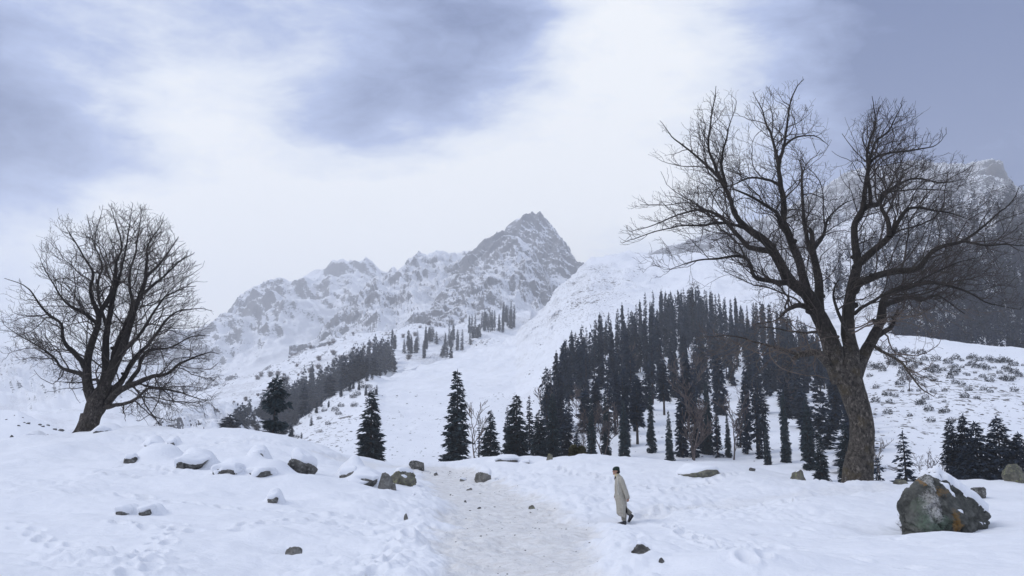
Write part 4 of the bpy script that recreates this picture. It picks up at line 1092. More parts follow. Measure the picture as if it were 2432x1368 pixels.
# the dark wood on the right-hand mountain reads as one mass
def far_forest():
    r = np.random.default_rng(77); VV = []; n = 0
    dense = [(2090, 690), (2110, 660), (2190, 640), (2300, 590), (2432, 540), (2560, 520), (2560, 880), (2432, 850), (2250, 842), (2125, 830)]
    sparse = [(1960, 640), (2100, 560), (2250, 490), (2432, 475), (2560, 520), (2560, 640), (2100, 680), (1970, 720)]
    for poly, cnt in ((dense, 1800), (sparse, 420)):
        poly = np.array(poly, float); lo = poly.min(0); hi = poly.max(0)
        X = r.uniform(lo[0], hi[0], cnt * 5); Y = r.uniform(lo[1], hi[1], cnt * 5); k = in_poly(X, Y, poly)
        for px, py in list(zip(X[k], Y[k]))[:cnt]:
            h_ = sight(px, py, ('right_mountain',))
            if h_ is None: continue
            H = r.uniform(34, 66) / FPX * h_.y; Wd = H * r.uniform(0.22, 0.34); w = 14
            t = r.uniform(0.06, 1.0, w * 5); rad = Wd * 0.5 * (1 - t) ** 0.6 * r.uniform(0.5, 1.05, w * 5); a = r.uniform(0, 6.28, w * 5)
            C = np.stack([np.cos(a) * rad * 0.5, np.sin(a) * rad * 0.5, t * H], 1) + np.array(h_)
            D0 = unit(np.stack([np.cos(a), np.sin(a), r.uniform(-1.6, -0.2, w * 5)], 1)); S = unit(np.cross(D0, np.array([0, 0, 1.0])))
            VV.append(diamonds(C, D0, S, rad * 1.1 + 0.4, rad * 0.8 + 0.3))
    V = np.concatenate(VV); F = np.arange(len(V)).reshape(-1, 4)
    o = obj('far_forest', mesh_from('far_forest', V, F, False), 'far_needles')
    tag(o, 'dark wood covering the right-hand mountainside', 'forest', kind='stuff')
far_forest()

# ------------------------------------------------------------------ bare saplings, brush and shrubs
def twiggy(seed, H=6.0, spread=0.45, depth=4, kids=4, stems=1, r0=0.07, tipr=0.012, upb=0.25):
    r = random.Random(seed); T = Tubes()
    def grow(p, d, L, rad, lev):
        n = 4; Q = [np.array(p)]; dd = np.array(d)
        for i in range(n):
            dd = dd + np.array([r.gauss(0, 0.13), r.gauss(0, 0.13), r.gauss(upb * 0.25, 0.08)]); dd /= np.linalg.norm(dd); Q.append(Q[-1] + dd * L / n)
        T.add(Q, np.linspace(rad, max(tipr, rad * 0.45), n + 1), 5 if lev == 0 else 3)
        if lev >= depth: return
        for k in range(kids + (lev == 0) * 2):
            i = r.randrange(0 if stems > 3 else 1, n + 1); a = r.uniform(0, 6.28)
            s = np.array([math.cos(a), math.sin(a), r.uniform(0.0, 0.5)])
            nd = dd * 0.8 + s * spread * 1.6; nd /= np.linalg.norm(nd)
            grow(Q[i], nd, L * r.uniform(0.42, 0.65), max(tipr, rad * 0.5), lev + 1)
    for s in range(stems):
        a = r.uniform(0, 6.28); d = np.array([math.cos(a) * spread * 0.6 * (stems > 1), math.sin(a) * spread * 0.6 * (stems > 1), 1.0])
        grow((r.gauss(0, 0.15) * (stems > 1), r.gauss(0, 0.15) * (stems > 1), -0.4), d / np.linalg.norm(d), H * 0.62, r0, 0)
    return T
BARE = [twiggy(400 + i, 8.0, 0.38, 3, 4, 1 + (i % 2), 0.12, 0.035).mesh('branches') for i in range(4)]
BRUSH = [twiggy(420 + i, 2.6, 0.55, 3, 4, 6, 0.03, 0.011, 0.3).mesh('branches') for i in range(3)]
FARBRUSH = [twiggy(440 + i, 4.2, 0.9, 2, 5, 11, 0.07, 0.045, 0.15).mesh('branches') for i in range(3)]
def put_plant(name, me, mat, x, y, z, s, label, cat, group=None, rz=None, tilt=0.0):
    o = obj(name, me, mat, None, (x, y, z)); o.rotation_euler = (0, tilt, rs.uniform(0, 6.28) if rz is None else rz); o.scale = (s, s, s)
    return tag(o, label, cat, group)
BARE_SPOTS = [  # px, base py, height px, material, label
    (1128, 1104, 128, 'pale_twig', 'pale leafless sapling between the tallest lone fir and the conical fir'), (1292, 985, 95, 'brown_twig', 'leafless forked tree at the left edge of the spur wood'), (1300, 1000, 80, 'brown_twig', 'lower leafless tree leaning at the left edge of the spur wood'),
    (1388, 985, 70, 'brown_twig', 'leafless leaning tree in the snowy gap below the spur wood'), (1368, 985, 62, 'brown_twig', 'small crooked leafless tree in the snowy gap of the spur wood'), (1378, 1098, 88, 'brown_twig', 'spindly leafless tree just left of the olive-brown bush'),
    (1415, 1094, 135, 'brown_twig', 'dense brown leafless tree right of the olive-brown bush'), (1432, 1094, 125, 'brown_twig', 'second brown leafless tree right of the olive-brown bush'), (1497, 905, 90, 'brown_twig', 'leafless tree in a bright gap high in the spur wood'),
    (1640, 1094, 190, 'brown_twig', 'tall bare pole trunk with few twigs above the mound'), (1742, 1105, 150, 'brown_twig', 'gaunt leafless tree behind the right end of the flat rock'), (1640, 960, 120, 'brown_twig', 'leafless tree group in the lower spur wood'),
    (1770, 1000, 80, 'brown_twig', 'short leafless tree on the snow among the right-hand firs'), (1875, 985, 90, 'brown_twig', 'leafless tree behind the tall tapering fir'), (2092, 1150, 95, 'pale_twig', 'pale bare sapling leaning right behind the big trunk'), (2160, 930, 62, 'brown_twig', 'tiny leafless tree on the open slope right of the big trunk'),
    (2185, 1135, 52, 'brown_twig', 'leafless shrub behind the top of the mossy boulder'), (2212, 1135, 62, 'brown_twig', 'larger leafless shrub behind the top of the mossy boulder'), (2238, 1140, 58, 'brown_twig', 'leafless shrub left of the twin-topped fir'),
]
for i, (px, py, hp, mt, lab) in enumerate(BARE_SPOTS):
    h_ = sight(px, min(py, 1092 if px < 1800 else 1140), ('snow_slope',))
    if h_ is None: continue
    b = at(px, py, h_.y); s = hp / FPX * h_.y / 8.0
    bm_ = BARE[i % 4].copy(); bm_.materials.clear()
    put_plant('bare_tree', bm_, mt, h_.x, h_.y, ground_z(h_.x, h_.y), s, lab, 'tree')
# grey birch brush in lines on the apron
BRUSH_LINES = [[(560, 962), (640, 925), (700, 898), (760, 872), (820, 845), (880, 820)], [(600, 905), (680, 890), (790, 850)], [(740, 830), (790, 812), (830, 795)], [(960, 800), (1000, 780), (1060, 770), (1120, 745)], [(890, 885), (940, 872), (970, 862)]]
for L in BRUSH_LINES:
    L = np.array(L, float); n = int(np.hypot(*(L[-1] - L[0])) / 20)
    for k in range(n):
        s = k / max(1, n - 1) * (len(L) - 1); i = min(int(s), len(L) - 2); p = L[i] + (L[i + 1] - L[i]) * (s - i) + np.array([rs.gauss(0, 6), rs.gauss(0, 6)])
        h_ = sight(p[0], p[1], ('wooded_apron', 'rock_buttress', 'rock_ridge', 'far_ridge', 'snow_slope'))
        if h_: put_plant('bare_shrub', FARBRUSH[rs.randrange(3)], 'brown_twig', h_.x, h_.y, h_.z, rs.uniform(9, 20) / FPX * h_.y / 5.0, 'grey leafless shrub on the snow apron under the central cliffs', 'shrub', 'leafless shrubs on the apron')
# low dark shrubs on the open right-hand slope and on the moraine
def shrub_mesh(seed):
    r = np.random.default_rng(seed); n = 260
    a = r.uniform(0, 6.28, n); rad = np.sqrt(r.uniform(0, 1, n)) * 0.9; z = r.uniform(0, 1, n) * (1.15 - rad * 0.7)
    C = np.stack([np.cos(a) * rad, np.sin(a) * rad, z], 1) * (1 + 0.3 * fbm(np.stack([np.cos(a), np.sin(a), z], 1) * 2, 2, seed=seed))[:, None]
    C[:, 2] *= 1.35
    D0 = unit(np.stack([np.cos(a), np.sin(a), r.uniform(0.1, 1.9, n)], 1) + r.normal(0, 0.3, (n, 3))); S = unit(np.cross(D0, r.normal(0, 1, (n, 3))))
    V = diamonds(C, D0, S, r.uniform(0.16, 0.34, n), r.uniform(0.10, 0.17, n))
    return mesh_from('shrub', V, np.arange(len(V)).reshape(-1, 4), False)
SHRUB = [shrub_mesh(500 + i) for i in range(4)]
mat_plain('dark_shrub', (0.040, 0.042, 0.045), 0.9, 0.4, 1.0, 0.0, 0.02, rnd=0.4)
def slope_sampler():
    px = rs.uniform(2065, 2432); top = float(np.interp(px, [2065, 2130, 2432], [815, 824, 852]))
    py = top + 8 + abs(rs.gauss(0, 1)) * (85 if px < 2260 else 38)
    return (px, py) if py < 1010 else None
for px, py in scatter(110, slope_sampler, lambda x, y: 7):
    h_ = sight(px, py, ('snow_slope',))
    if h_: put_plant('shrub', SHRUB[rs.randrange(4)], 'dark_shrub', h_.x, h_.y, h_.z - 0.1, rs.uniform(9, 24) / FPX * h_.y / 1.9, 'low dark shrub dotting the open slope right of the big trunk', 'shrub', 'shrubs on the right-hand slope')
def moraine_sampler():
    px = rs.uniform(690, 905); c = float(np.interp(px, SLOPE_T[:, 0], SLOPE_T[:, 1]))
    return px, c + 6 + abs(rs.gauss(0, 1)) * 24
SLOPE_T = np.array(slope_top, float)
for k, (px, py) in enumerate(scatter(36, moraine_sampler, lambda x, y: 8)):
    h_ = sight(px, py, ('snow_slope',))
    if h_ is None: continue
    if k % 2: put_plant('shrub', SHRUB[rs.randrange(4)], 'dark_shrub', h_.x, h_.y, h_.z - 0.1, rs.uniform(10, 20) / FPX * h_.y / 1.9, 'dark shrub on the stony moraine edge left of the long snow slope', 'shrub', 'shrubs on the moraine')
    else: put_conifer(MID[rs.randrange(12)], h_.x, h_.y, h_.z, rs.uniform(16, 32) / FPX * h_.y, 1.5, 'stunted fir on the stony moraine edge left of the long snow slope', 'stunted firs on the moraine', 'fir_tree')
# ================================================================== ROCKS
def smooth_normals(V, F):
    n = np.zeros_like(V); a = V[F[:, 0]]; fn = np.cross(V[F[:, 1]] - a, V[F[:, 2]] - a)
    for k in range(3): np.add.at(n, F[:, k], fn)
    return unit(n)
_ICO = {}
def ico(sub):
    if sub not in _ICO:
        bm = bmesh.new(); bmesh.ops.create_icosphere(bm, subdivisions=sub, radius=1.0)
        bm.verts.index_update(); _ICO[sub] = (np.array([v.co[:] for v in bm.verts]), np.array([[v.index for v in f.verts] for f in bm.faces])); bm.free()
    return _ICO[sub]
def avg(V, F, n, it):
    e = np.concatenate([F[:, [0, 1]], F[:, [1, 2]], F[:, [2, 0]]])
    for _ in range(it):
        s = n.copy(); c = np.ones(len(n))
        np.add.at(s, e[:, 0], n[e[:, 1]]); np.add.at(c, e[:, 0], 1)
        n = s / (c[:, None] if n.ndim > 1 else c)
    return n
def rock_shape(seed, w, d, h, cuts=9, boxy=0.55, rough=0.10, sub=5, tilt=0.0):
    r = np.random.default_rng(seed); V, F = ico(sub); P = V.copy()
    P = np.sign(P) * np.abs(P) ** (1 - 0.45 * boxy)
    for _ in range(cuts):
        n = r.normal(0, 1, 3); n /= np.linalg.norm(n); c = r.uniform(0.55, 0.85)
        k = P @ n - c; P = P - np.outer(np.maximum(k, 0) * 0.95, n)
    P = P + V * (rough * fbm(P * 1.7 + seed, 5, 0.55, seed=seed))[:, None] + V * (rough * 0.45 * fbm(P * 6 + seed, 3, seed=seed, ridged=True))[:, None]
    P /= np.abs(P).max(0)
    P = P * np.array([w / 2, d / 2, h / 2])
    if tilt:
        c, s = math.cos(tilt), math.sin(tilt); P = np.stack([P[:, 0] * c - P[:, 2] * s, P[:, 1], P[:, 0] * s + P[:, 2] * c], 1)
    return P, F
def snow_cap(P, F, th, cut, seed, over=1.06, lean=(0.0, 0.15, 1.0), soft=0.22):
    """snow lying on whatever faces up: sunk into the stone elsewhere"""
    L = np.array(lean) / np.linalg.norm(lean)
    n = avg(P, F, smooth_normals(P, F), 5)
    k = unit(n) @ L + 0.14 * fbm(P * (1.6 / max(0.3, np.ptp(P[:, 0]))) * 3, 3, seed=seed)
    m = sstep(k, cut - soft, cut + soft); m = avg(P, F, m, 3)
    Q = P.copy(); c = P.mean(0)
    Q[:, :2] = c[:2] + (P[:, :2] - c[:2]) * (1 + (over - 1) * m)[:, None]
    Q = Q + np.outer(m * th, np.array([0, 0, 1.0])) + unit(n) * (m * th * 0.35)[:, None] - unit(n) * ((1 - m) * 0.07)[:, None]
    Q = avg(P, F, Q, 2)
    return Q
PIL = dict(lean=(0.0, 0.55, 0.85), depth=0.9, boxy=0.55, rough=0.15, low=0.78)
def put_rock(name, box, mat, label, seed, cap=0.0, cut=0.45, depth=0.9, cuts=13, boxy=0.55, rough=0.15, sink=0.35, cat='rock', over=1.08, wide=1.0, sub=5, lean=(0.0, 0.2, 1.0), tilt=0.0, group=None, at_d=None, low=1.0):
    """a stone whose visible outline fills a photo box (x0, y0, x1, y1); snow cap included"""
    x0, y0, x1, y1 = box; cx = (x0 + x1) / 2
    X, Y = hit(cx, y1)
    if at_d: X = at(cx, y1, at_d)[0]; Y = at_d
    if x1 - x0 < 30 and 1020 < cx < 1290: x0 += 3; x1 -= 3; y0 += 3
    w = (x1 - x0) / FPX * Y * wide; h = (y1 - y0) / FPX * Y; d = w * depth
    hr = max(h - cap * 0.9, h * 0.45)
    if low < 1: hr = h * low; cap = min(cap, 0.10); w *= 0.92; d = w * depth
    zb = gz(X, Y - 0.15); z_pix = at(cx, y1, Y)[2]
    zb = max(min(zb, z_pix + 0.08), z_pix - 0.35)
    H = hr * (1 + sink) + 0.08
    P, F = rock_shape(seed, w, d, H, cuts, boxy, rough, 5 if x1 - x0 > 60 else 4, tilt)
    o = obj(name, mesh_from(name, P, F), mat, None, (X, Y + d * (0.38 if low == 1 else 0.30), zb + hr - H / 2))
    tag(o, label, cat, group)
    if cap > 0:
        Q = snow_cap(P, F, cap, cut, seed, over, lean)
        obj('snow_cap', mesh_from('snow_cap', Q, F), 'snow', o)
    return o
ROCKS = [
    # box, material, label, seed, kwargs
    ((660, 1070, 748, 1132), 'dark_rock', 'big round rock with thick snow cap and snow seam, left of the path', 31, dict(cap=0.22, cut=0.50, boxy=0.3, rough=0.15, lean=(0.0, 0.35, 0.9))),
    ((580, 1056, 628, 1091), 'grey_rock', 'small rock under a snow dome, left of the big round rock', 32, dict(PIL, cap=0.2, cut=0.12, over=1.2)),
    ((412, 1068, 488, 1111), 'dark_rock', 'wide snow-domed rock showing a dark slit, middle of the left rise', 33, dict(PIL, cap=0.26, cut=0.05, over=1.25)),
    ((290, 1074, 324, 1099), 'dark_rock', 'little dark rock at the left foot of a long snow pillow', 34, dict(PIL, cap=0.1, cut=0.3, over=1.15)),
    ((333, 1038, 372, 1060), 'dark_rock', 'snow-domed rock with a dark slit near the crest of the left rise', 35, dict(PIL, cap=0.2, cut=0.05, over=1.25)),
    ((390, 1038, 415, 1058), 'dark_rock', 'smaller snow-covered rock right beside the slit-showing dome near the crest', 36, dict(PIL, cap=0.16, cut=0.05, over=1.25)),
    ((498, 1106, 580, 1142), 'dark_rock', 'snow-pillowed rock with two dark gaps below it', 37, dict(PIL, cap=0.22, cut=0.0, over=1.2)),
    ((574, 1112, 664, 1146), 'dark_rock', 'plump snow pillow on a rock just right of the two dark gaps', 38, dict(PIL, cap=0.26, cut=-0.1, over=1.2)),
    ((630, 1176, 660, 1200), 'dark_rock', 'small dark rock poking from snow below the plump pillow', 39, dict(PIL, cap=0.12, cut=0.05, over=1.3)),
    ((266, 1204, 308, 1225), 'dark_rock', 'left one of two dark rock slits low on the left rise', 40, dict(PIL, cap=0.12, cut=-0.05, over=1.35)),
    ((326, 1204, 362, 1225), 'dark_rock', 'right one of two dark rock slits low on the left rise', 41, dict(PIL, cap=0.12, cut=-0.05, over=1.35)),
    ((674, 1269, 713, 1302), 'grey_rock', 'lone pointed grey stone in the near snow left of the path', 42, dict(cap=0.06, cut=0.75, lean=(-0.8, 0.2, 0.7), boxy=0.7, cuts=12)),
    ((797, 1110, 848, 1146), 'dark_rock', 'dark rock under a tilted snow cap, right of the big round rock', 43, dict(PIL, cap=0.22, cut=0.1, over=1.15)),
    ((822, 1124, 905, 1156), 'dark_rock', 'low rock under a long smooth snow slab, left of the upright slab', 44, dict(PIL, cap=0.26, cut=-0.1, over=1.15)),
    ((892, 1129, 931, 1171), 'grey_rock', 'upright grey stone slab at the end of the snow slab', 45, dict(boxy=0.75, cuts=12, depth=0.5)),
    ((922, 1112, 991, 1153), 'green_lichen_rock', 'knobbly rock with yellow-green lichen beside the path', 46, dict(cap=0.10, cut=0.72, cuts=12)),
    ((928, 1146, 942, 1163), 'grey_rock', 'small grey stone leaning against the upright slab', 47, dict()),
    ((970, 1094, 1006, 1114), 'dark_rock', 'dark flat block on the skyline left of the path', 48, dict(boxy=0.95, cuts=5, rough=0.05)),
    ((1024, 1108, 1046, 1122), 'grey_rock', 'stone among trampled snow at the top of the path', 68, dict(cap=0.05, cut=0.6)),
    ((974, 1178, 992, 1192), 'dark_rock', 'small dark stone at the left edge of the path', 49, dict(cap=0.05, cut=0.6)),
    ((958, 1228, 970, 1245), 'grey_rock', 'narrow stone half sunk in snow at the path edge', 50, dict()),
    ((1126, 1104, 1168, 1137), 'grey_rock', 'slanting grey rock with snow on its right, at the top of the path', 51, dict(cap=0.16, cut=0.55, lean=(0.5, 0.2, 0.8), cuts=12)),
    ((1086, 1124, 1112, 1138), 'grey_rock', 'low grey stone in the churned snow at the head of the path', 52, dict(cap=0.06, cut=0.6)),
    ((1104, 1150, 1124, 1161), 'grey_rock', 'flat stone in the upper middle of the path', 53, dict(cap=0.03, cut=0.75)),
    ((1127, 1190, 1149, 1202), 'grey_rock', 'stone lying in the centre of the path', 54, dict(cap=0.03, cut=0.8)),
    ((1252, 1188, 1276, 1205), 'green_lichen_rock', 'brown stone at the right edge of the path, left of the figure', 55, dict()),
    ((1064, 1157, 1076, 1166), 'grey_rock', 'tiny stone at the upper left of the path', 56, dict()),
    ((1098, 1182, 1112, 1190), 'dark_rock', 'tiny dark stone left of the stone in the path centre', 57, dict()),
    ((1166, 1084, 1232, 1099), 'grey_rock', 'flat snow-covered rock on the crest right of the path head', 58, dict(PIL, cap=0.12, cut=0.0, over=1.15)),
    ((1236, 1088, 1264, 1098), 'grey_rock', 'smaller flat snow-covered rock on the crest', 59, dict(PIL, cap=0.1, cut=0.0, over=1.15)),
    ((1297, 1080, 1314, 1097), 'green_lichen_rock', 'small upright mossy stone on the crest', 60, dict(boxy=0.6)),
    ((1496, 1302, 1562, 1338), 'dark_rock', 'dark rock in a snow hollow in the near foreground', 61, dict(cap=0.05, cut=0.75, boxy=0.8, cuts=12)),
    ((1564, 1330, 1582, 1344), 'dark_rock', 'little dark rock right of the rock in the hollow', 62, dict()),
    ((1398, 1330, 1412, 1352), 'dark_rock', 'dark stone at the right edge of the near path', 63, dict(cap=0.02, cut=0.7)),
    ((1604, 1096, 1720, 1130), 'green_lichen_rock', 'long flat rock under ragged snow on the right mound', 64, dict(PIL, cap=0.1, cut=0.30, over=1.05, boxy=0.85, cuts=12, low=0.8)),
    ((1880, 1114, 1921, 1140), 'green_lichen_rock', 'round lone rock on the crest left of the big trunk', 65, dict(cap=0.03, cut=0.8)),
    ((2313, 1162, 2354, 1189), 'dark_rock', 'small angular rock right of the mossy boulder', 66, dict(boxy=0.8, cuts=10)),
    ((2394, 1108, 2462, 1160), 'green_lichen_rock', 'mossy boulder cut off by the right edge', 67, dict(boxy=0.4)),
    ((2126, 1141, 2172, 1158), 'green_lichen_rock', 'low flat mossy rock behind the left of the big boulder', 69, dict(boxy=0.7)),
    ((212, 1010, 258, 1028), 'dark_rock', 'flat snow-capped stone at the foot of the left tree', 70, dict(PIL, cap=0.16, cut=0.0, over=1.2)),
    ((46, 1026, 84, 1041), 'dark_rock', 'flat snow-covered stone at the far left of the rise', 71, dict(PIL, cap=0.14, cut=0.0, over=1.2)),
    ((18, 1026, 32, 1035), 'dark_rock', 'small bare stone at the far left of the rise', 72, dict()),
    ((2028, 1146, 2044, 1154), 'dark_rock', 'small stone just in front of the big trunk', 73, dict()),
    ((1780, 1112, 1796, 1121), 'dark_rock', 'small stone on the skyline right of the long flat rock', 74, dict()),
]
for box, mt, lab, sd, kw in ROCKS:
    put_rock('boulder' if box[2] - box[0] > 60 else 'rock', box, mt, lab, sd, **kw)
# stones on the near hillside at far left
for k, (px, py, w) in enumerate([(66, 1007, 11), (45, 1012, 8), (94, 1010, 9), (102, 1014, 8), (114, 1011, 8), (130, 1021, 9), (145, 1024, 14), (54, 992, 4), (15, 997, 5), (112, 1033, 5), (121, 1034, 5), (58, 1004, 5), (138, 1010, 12), (34, 987, 4)]):
    h_ = sight(px, py, ('left_hillside',))
    if h_ is None: continue
    s = w / FPX * h_.y
    P, F = rock_shape(700 + k, s, s, s * 0.6, sub=3)
    tag(obj('rock', mesh_from('rock', P, F), 'dark_rock', None, tuple(h_ + Vector((0, 0, s * 0.1)))), 'little dark stone on the snowy hillside behind the left tree', 'rock', 'stones on the left hillside')

# ------------------------------------------------------------------ the big mossy boulder
def big_boulder():
    D = 22.6; m, N = new_mat('mossy_boulder_stone')
    p = pos(N)
    n0 = N.noise(p, 1.6, 6, 0.65); n1 = N.noise(p, 5.5, 7, 0.7); n2 = N.noise(p, 21, 5, 0.7)
    c = N.mix(N.smooth(n0, 0.35, 0.65), (0.042, 0.044, 0.040), (0.13, 0.132, 0.118))
    c = N.mix(N.math('MULTIPLY', N.smooth(n1, 0.54, 0.68), 0.55), c, (0.20, 0.20, 0.18))
    c = N.mix(N.math('MULTIPLY', N.smooth(n2, 0.56, 0.70), 0.6), c, (0.025, 0.025, 0.023))
    wp = N.vec('ADD', p, N.vec('MULTIPLY', N.vec('SUBTRACT', N.noise(p, 4.5, 5, 0.7, out=1), (0.5, 0.5, 0.5)), (0.55, 0.55, 0.55)))
    def blob(px, py, rx, rz, lo, hi):
        q = at(px, py, D)
        v = N.vec('DIVIDE', N.vec('SUBTRACT', wp, tuple(q)), (rx, 3.0, rz))
        return N.math('ADD', N.smooth(N.n('ShaderNodeVectorMath', {0: v}, operation='LENGTH').outputs['Value'], lo, hi), 0.0)
    for px, py, rx, rz, col, amt in [(2196, 1238, 0.40, 0.28, (0.125, 0.175, 0.125), 0.8), (2178, 1205, 0.25, 0.3, (0.11, 0.15, 0.105), 0.6), (2232, 1238, 0.3, 0.15, (0.11, 0.15, 0.11), 0.6),
                                     (2197, 1200, 0.24, 0.42, (0.46, 0.45, 0.43), 0.85), (2206, 1148, 0.12, 0.2, (0.44, 0.44, 0.42), 0.8), (2212, 1222, 0.14, 0.2, (0.44, 0.43, 0.41), 0.7),
                                     (2254, 1236, 0.12, 0.32, (0.24, 0.14, 0.045), 0.75), (2262, 1246, 0.16, 0.12, (0.27, 0.15, 0.04), 0.8), (2230, 1168, 0.26, 0.09, (0.22, 0.135, 0.05), 0.75), (2190, 1142, 0.08, 0.06, (0.3, 0.16, 0.04), 0.8)]:
        f = N.math('MULTIPLY', N.math('SUBTRACT', 1.0, blob(px, py, rx, rz, 0.55, 1.15)), N.math('MULTIPLY', N.smooth(n2, 0.36, 0.55), amt))
        c = N.mix(f, c, col)
    finish(N, c, 0.9, N.math('ADD', n1, N.math('MULTIPLY', n2, 0.4)), 0.9, 0.07, 0.2)
    front = [(2136, 1196, 0.1), (2150, 1174, 0.0), (2186, 1138, 0.15), (2204, 1127, 0.2), (2222, 1129, 0.35), (2262, 1157, 0.3), (2305, 1195, 0.35), (2347, 1222, 0.55), (2344, 1250, 0.45), (2262, 1262, -0.25), (2205, 1266, -0.45), (2160, 1246, -0.1), (2146, 1222, 0.0),
             (2215, 1185, -0.40), (2190, 1210, -0.42), (2230, 1225, -0.48), (2290, 1228, -0.2), (2172, 1200, -0.25), (2205, 1300, -0.35), (2150, 1290, 0.1), (2330, 1290, 0.3)]
    C = at(2240, 1262, D)
    bm = bmesh.new()
    for px, py, dy in front: bm.verts.new(at(px, py, D + dy) - C)
    for px, py, dy in [(2150, 1190, 1.5), (2205, 1140, 1.4), (2240, 1140, 1.5), (2320, 1200, 1.8), (2345, 1250, 1.7), (2160, 1290, 1.5), (2330, 1300, 1.8)]: bm.verts.new(at(px, py, D + dy) - C)
    r = bmesh.ops.convex_hull(bm, input=bm.verts)
    bmesh.ops.delete(bm, geom=[e for e in r['geom_interior'] if isinstance(e, bmesh.types.BMVert)], context='VERTS')
    bmesh.ops.triangulate(bm, faces=bm.faces)
    for _ in range(6):
        bmesh.ops.subdivide_edges(bm, edges=[e for e in bm.edges if e.calc_length() > 0.05], cuts=1); bmesh.ops.triangulate(bm, faces=bm.faces)
    bmesh.ops.remove_doubles(bm, verts=bm.verts, dist=0.004)
    bmesh.ops.recalc_face_normals(bm, faces=bm.faces)
    bm.verts.index_update()
    P = np.array([v.co[:] for v in bm.verts]); F = np.array([[v.index for v in f.verts] for f in bm.faces]); bm.free()
    n = avg(P, F, smooth_normals(P, F), 2)
    k = ribs(P, 2.2, -0.6, 2.5)
    dsp = 0.12 * fbm(k, 6, 0.55, seed=3, ridged=True) + 0.05 * fbm(P * 5, 5, seed=8)
    cr_ = fbm(ribs(P, 1.5, -0.7, 2.0), 4, 0.55, seed=15); cr2 = fbm(P * 2.3, 4, 0.55, seed=19)
    dsp = dsp - 0.085 * np.exp(-(cr_ / 0.05) ** 2) - 0.05 * np.exp(-(cr2 / 0.04) ** 2)
    P2 = P + unit(n) * dsp[:, None]
    o = obj('boulder', mesh_from('boulder', P2, F), m, None, tuple(C))
    tag(o, 'large angular boulder with orange and green lichen and snow on its right side', 'boulder')
    Q = snow_cap(P2, F, 0.15, 0.66, 4, 1.03, lean=(0.62, 0.25, 0.75), soft=0.10)
    obj('snow_cap', mesh_from('snow_cap', Q, F), 'snow', o)
big_boulder()
# dry stalks at its left foot
X, Y = hit(2146, 1245)
put_plant('dry_brush', BRUSH[0], 'brown_twig', X - 0.05, Y - 0.1, gz(X, Y), 0.20, 'wisp of dry stalks at the left foot of the mossy boulder', 'plant')
# olive-brown bush behind the crest: dense low evergreen growth
mat_plain('olive_foliage', (0.095, 0.088, 0.052), 0.95, 0.4, 3.0, 0.3, 0.03)
def olive_bush():
    r = np.random.default_rng(9); Vs = []
    X, Y = hit(1372, 1091)
    Y += 1.2; s = Y / FPX
    for cx, w, h in ((-9, 9.5, 27), (10, 9, 24), (0, 9, 20)):
        n = 1100
        a = r.uniform(0, 6.28, n); t = r.uniform(0, 1, n); rad = (1 - t ** 4) ** 0.5 * r.uniform(0.6, 1.0, n)
        C = np.stack([cx * s + np.cos(a) * rad * w * s, np.sin(a) * rad * w * s, t * h * s - 0.1], 1)
        D0 = unit(np.stack([np.cos(a) * 0.6, np.sin(a) * 0.6, r.uniform(0.2, 1.2, n)], 1) + r.normal(0, 0.35, (n, 3))); S = unit(np.cross(D0, r.normal(0, 1, (n, 3))))
        Vs.append(diamonds(C, D0, S, r.uniform(0.08, 0.17, n), r.uniform(0.04, 0.08, n)))
    V = np.concatenate(Vs)
    o = obj('bush', mesh_from('bush', V, np.arange(len(V)).reshape(-1, 4), False), 'olive_foliage', None, (at(1372, 1091, Y)[0], Y, max(gz(X, Y), at(1372, 1093, Y)[2])))
    tag(o, 'dense olive-brown bush on the crest of the right mound', 'bush')
olive_bush()

# loose stones and dark tufts in the trampled path: far too many to count
def grit():
    r = np.random.default_rng(12); V, F = ico(1); VV = []; FF = []; n = 0
    pts = []
    q, hw, _ = PATHW[0]
    while len(pts) < 260:
        i = r.integers(0, len(q) - 1); t = r.uniform(); p = q[i] * (1 - t) + q[i + 1] * t; w = hw[i]
        x, y = p[0] + r.normal(0, 0.6) * w, p[1] + r.normal(0, 0.25)
        if y > 10 and y < 56: pts.append((x, y, r.uniform(0.008, 0.024) * (1 if r.uniform() < 0.93 else 1.8)))
    A = np.array(pts); z = fg_height(A[:, 0].copy(), A[:, 1].copy())[0]
    for (x, y, s), zz in zip(pts, z):
        P = V * np.array([s * r.uniform(0.8, 1.7), s, s * 0.6]) * (1 + 0.3 * r.normal(0, 1, (len(V), 1)) * 0.5) + np.array([x, y, zz + s * 0.15])
        VV.append(P); FF.append(F + n); n += len(V)
    o = obj('grit', mesh_from('grit', np.concatenate(VV), np.concatenate(FF)), 'grey_rock')
    tag(o, 'grit and small stones strewn over the path', 'gravel', kind='stuff')
grit()
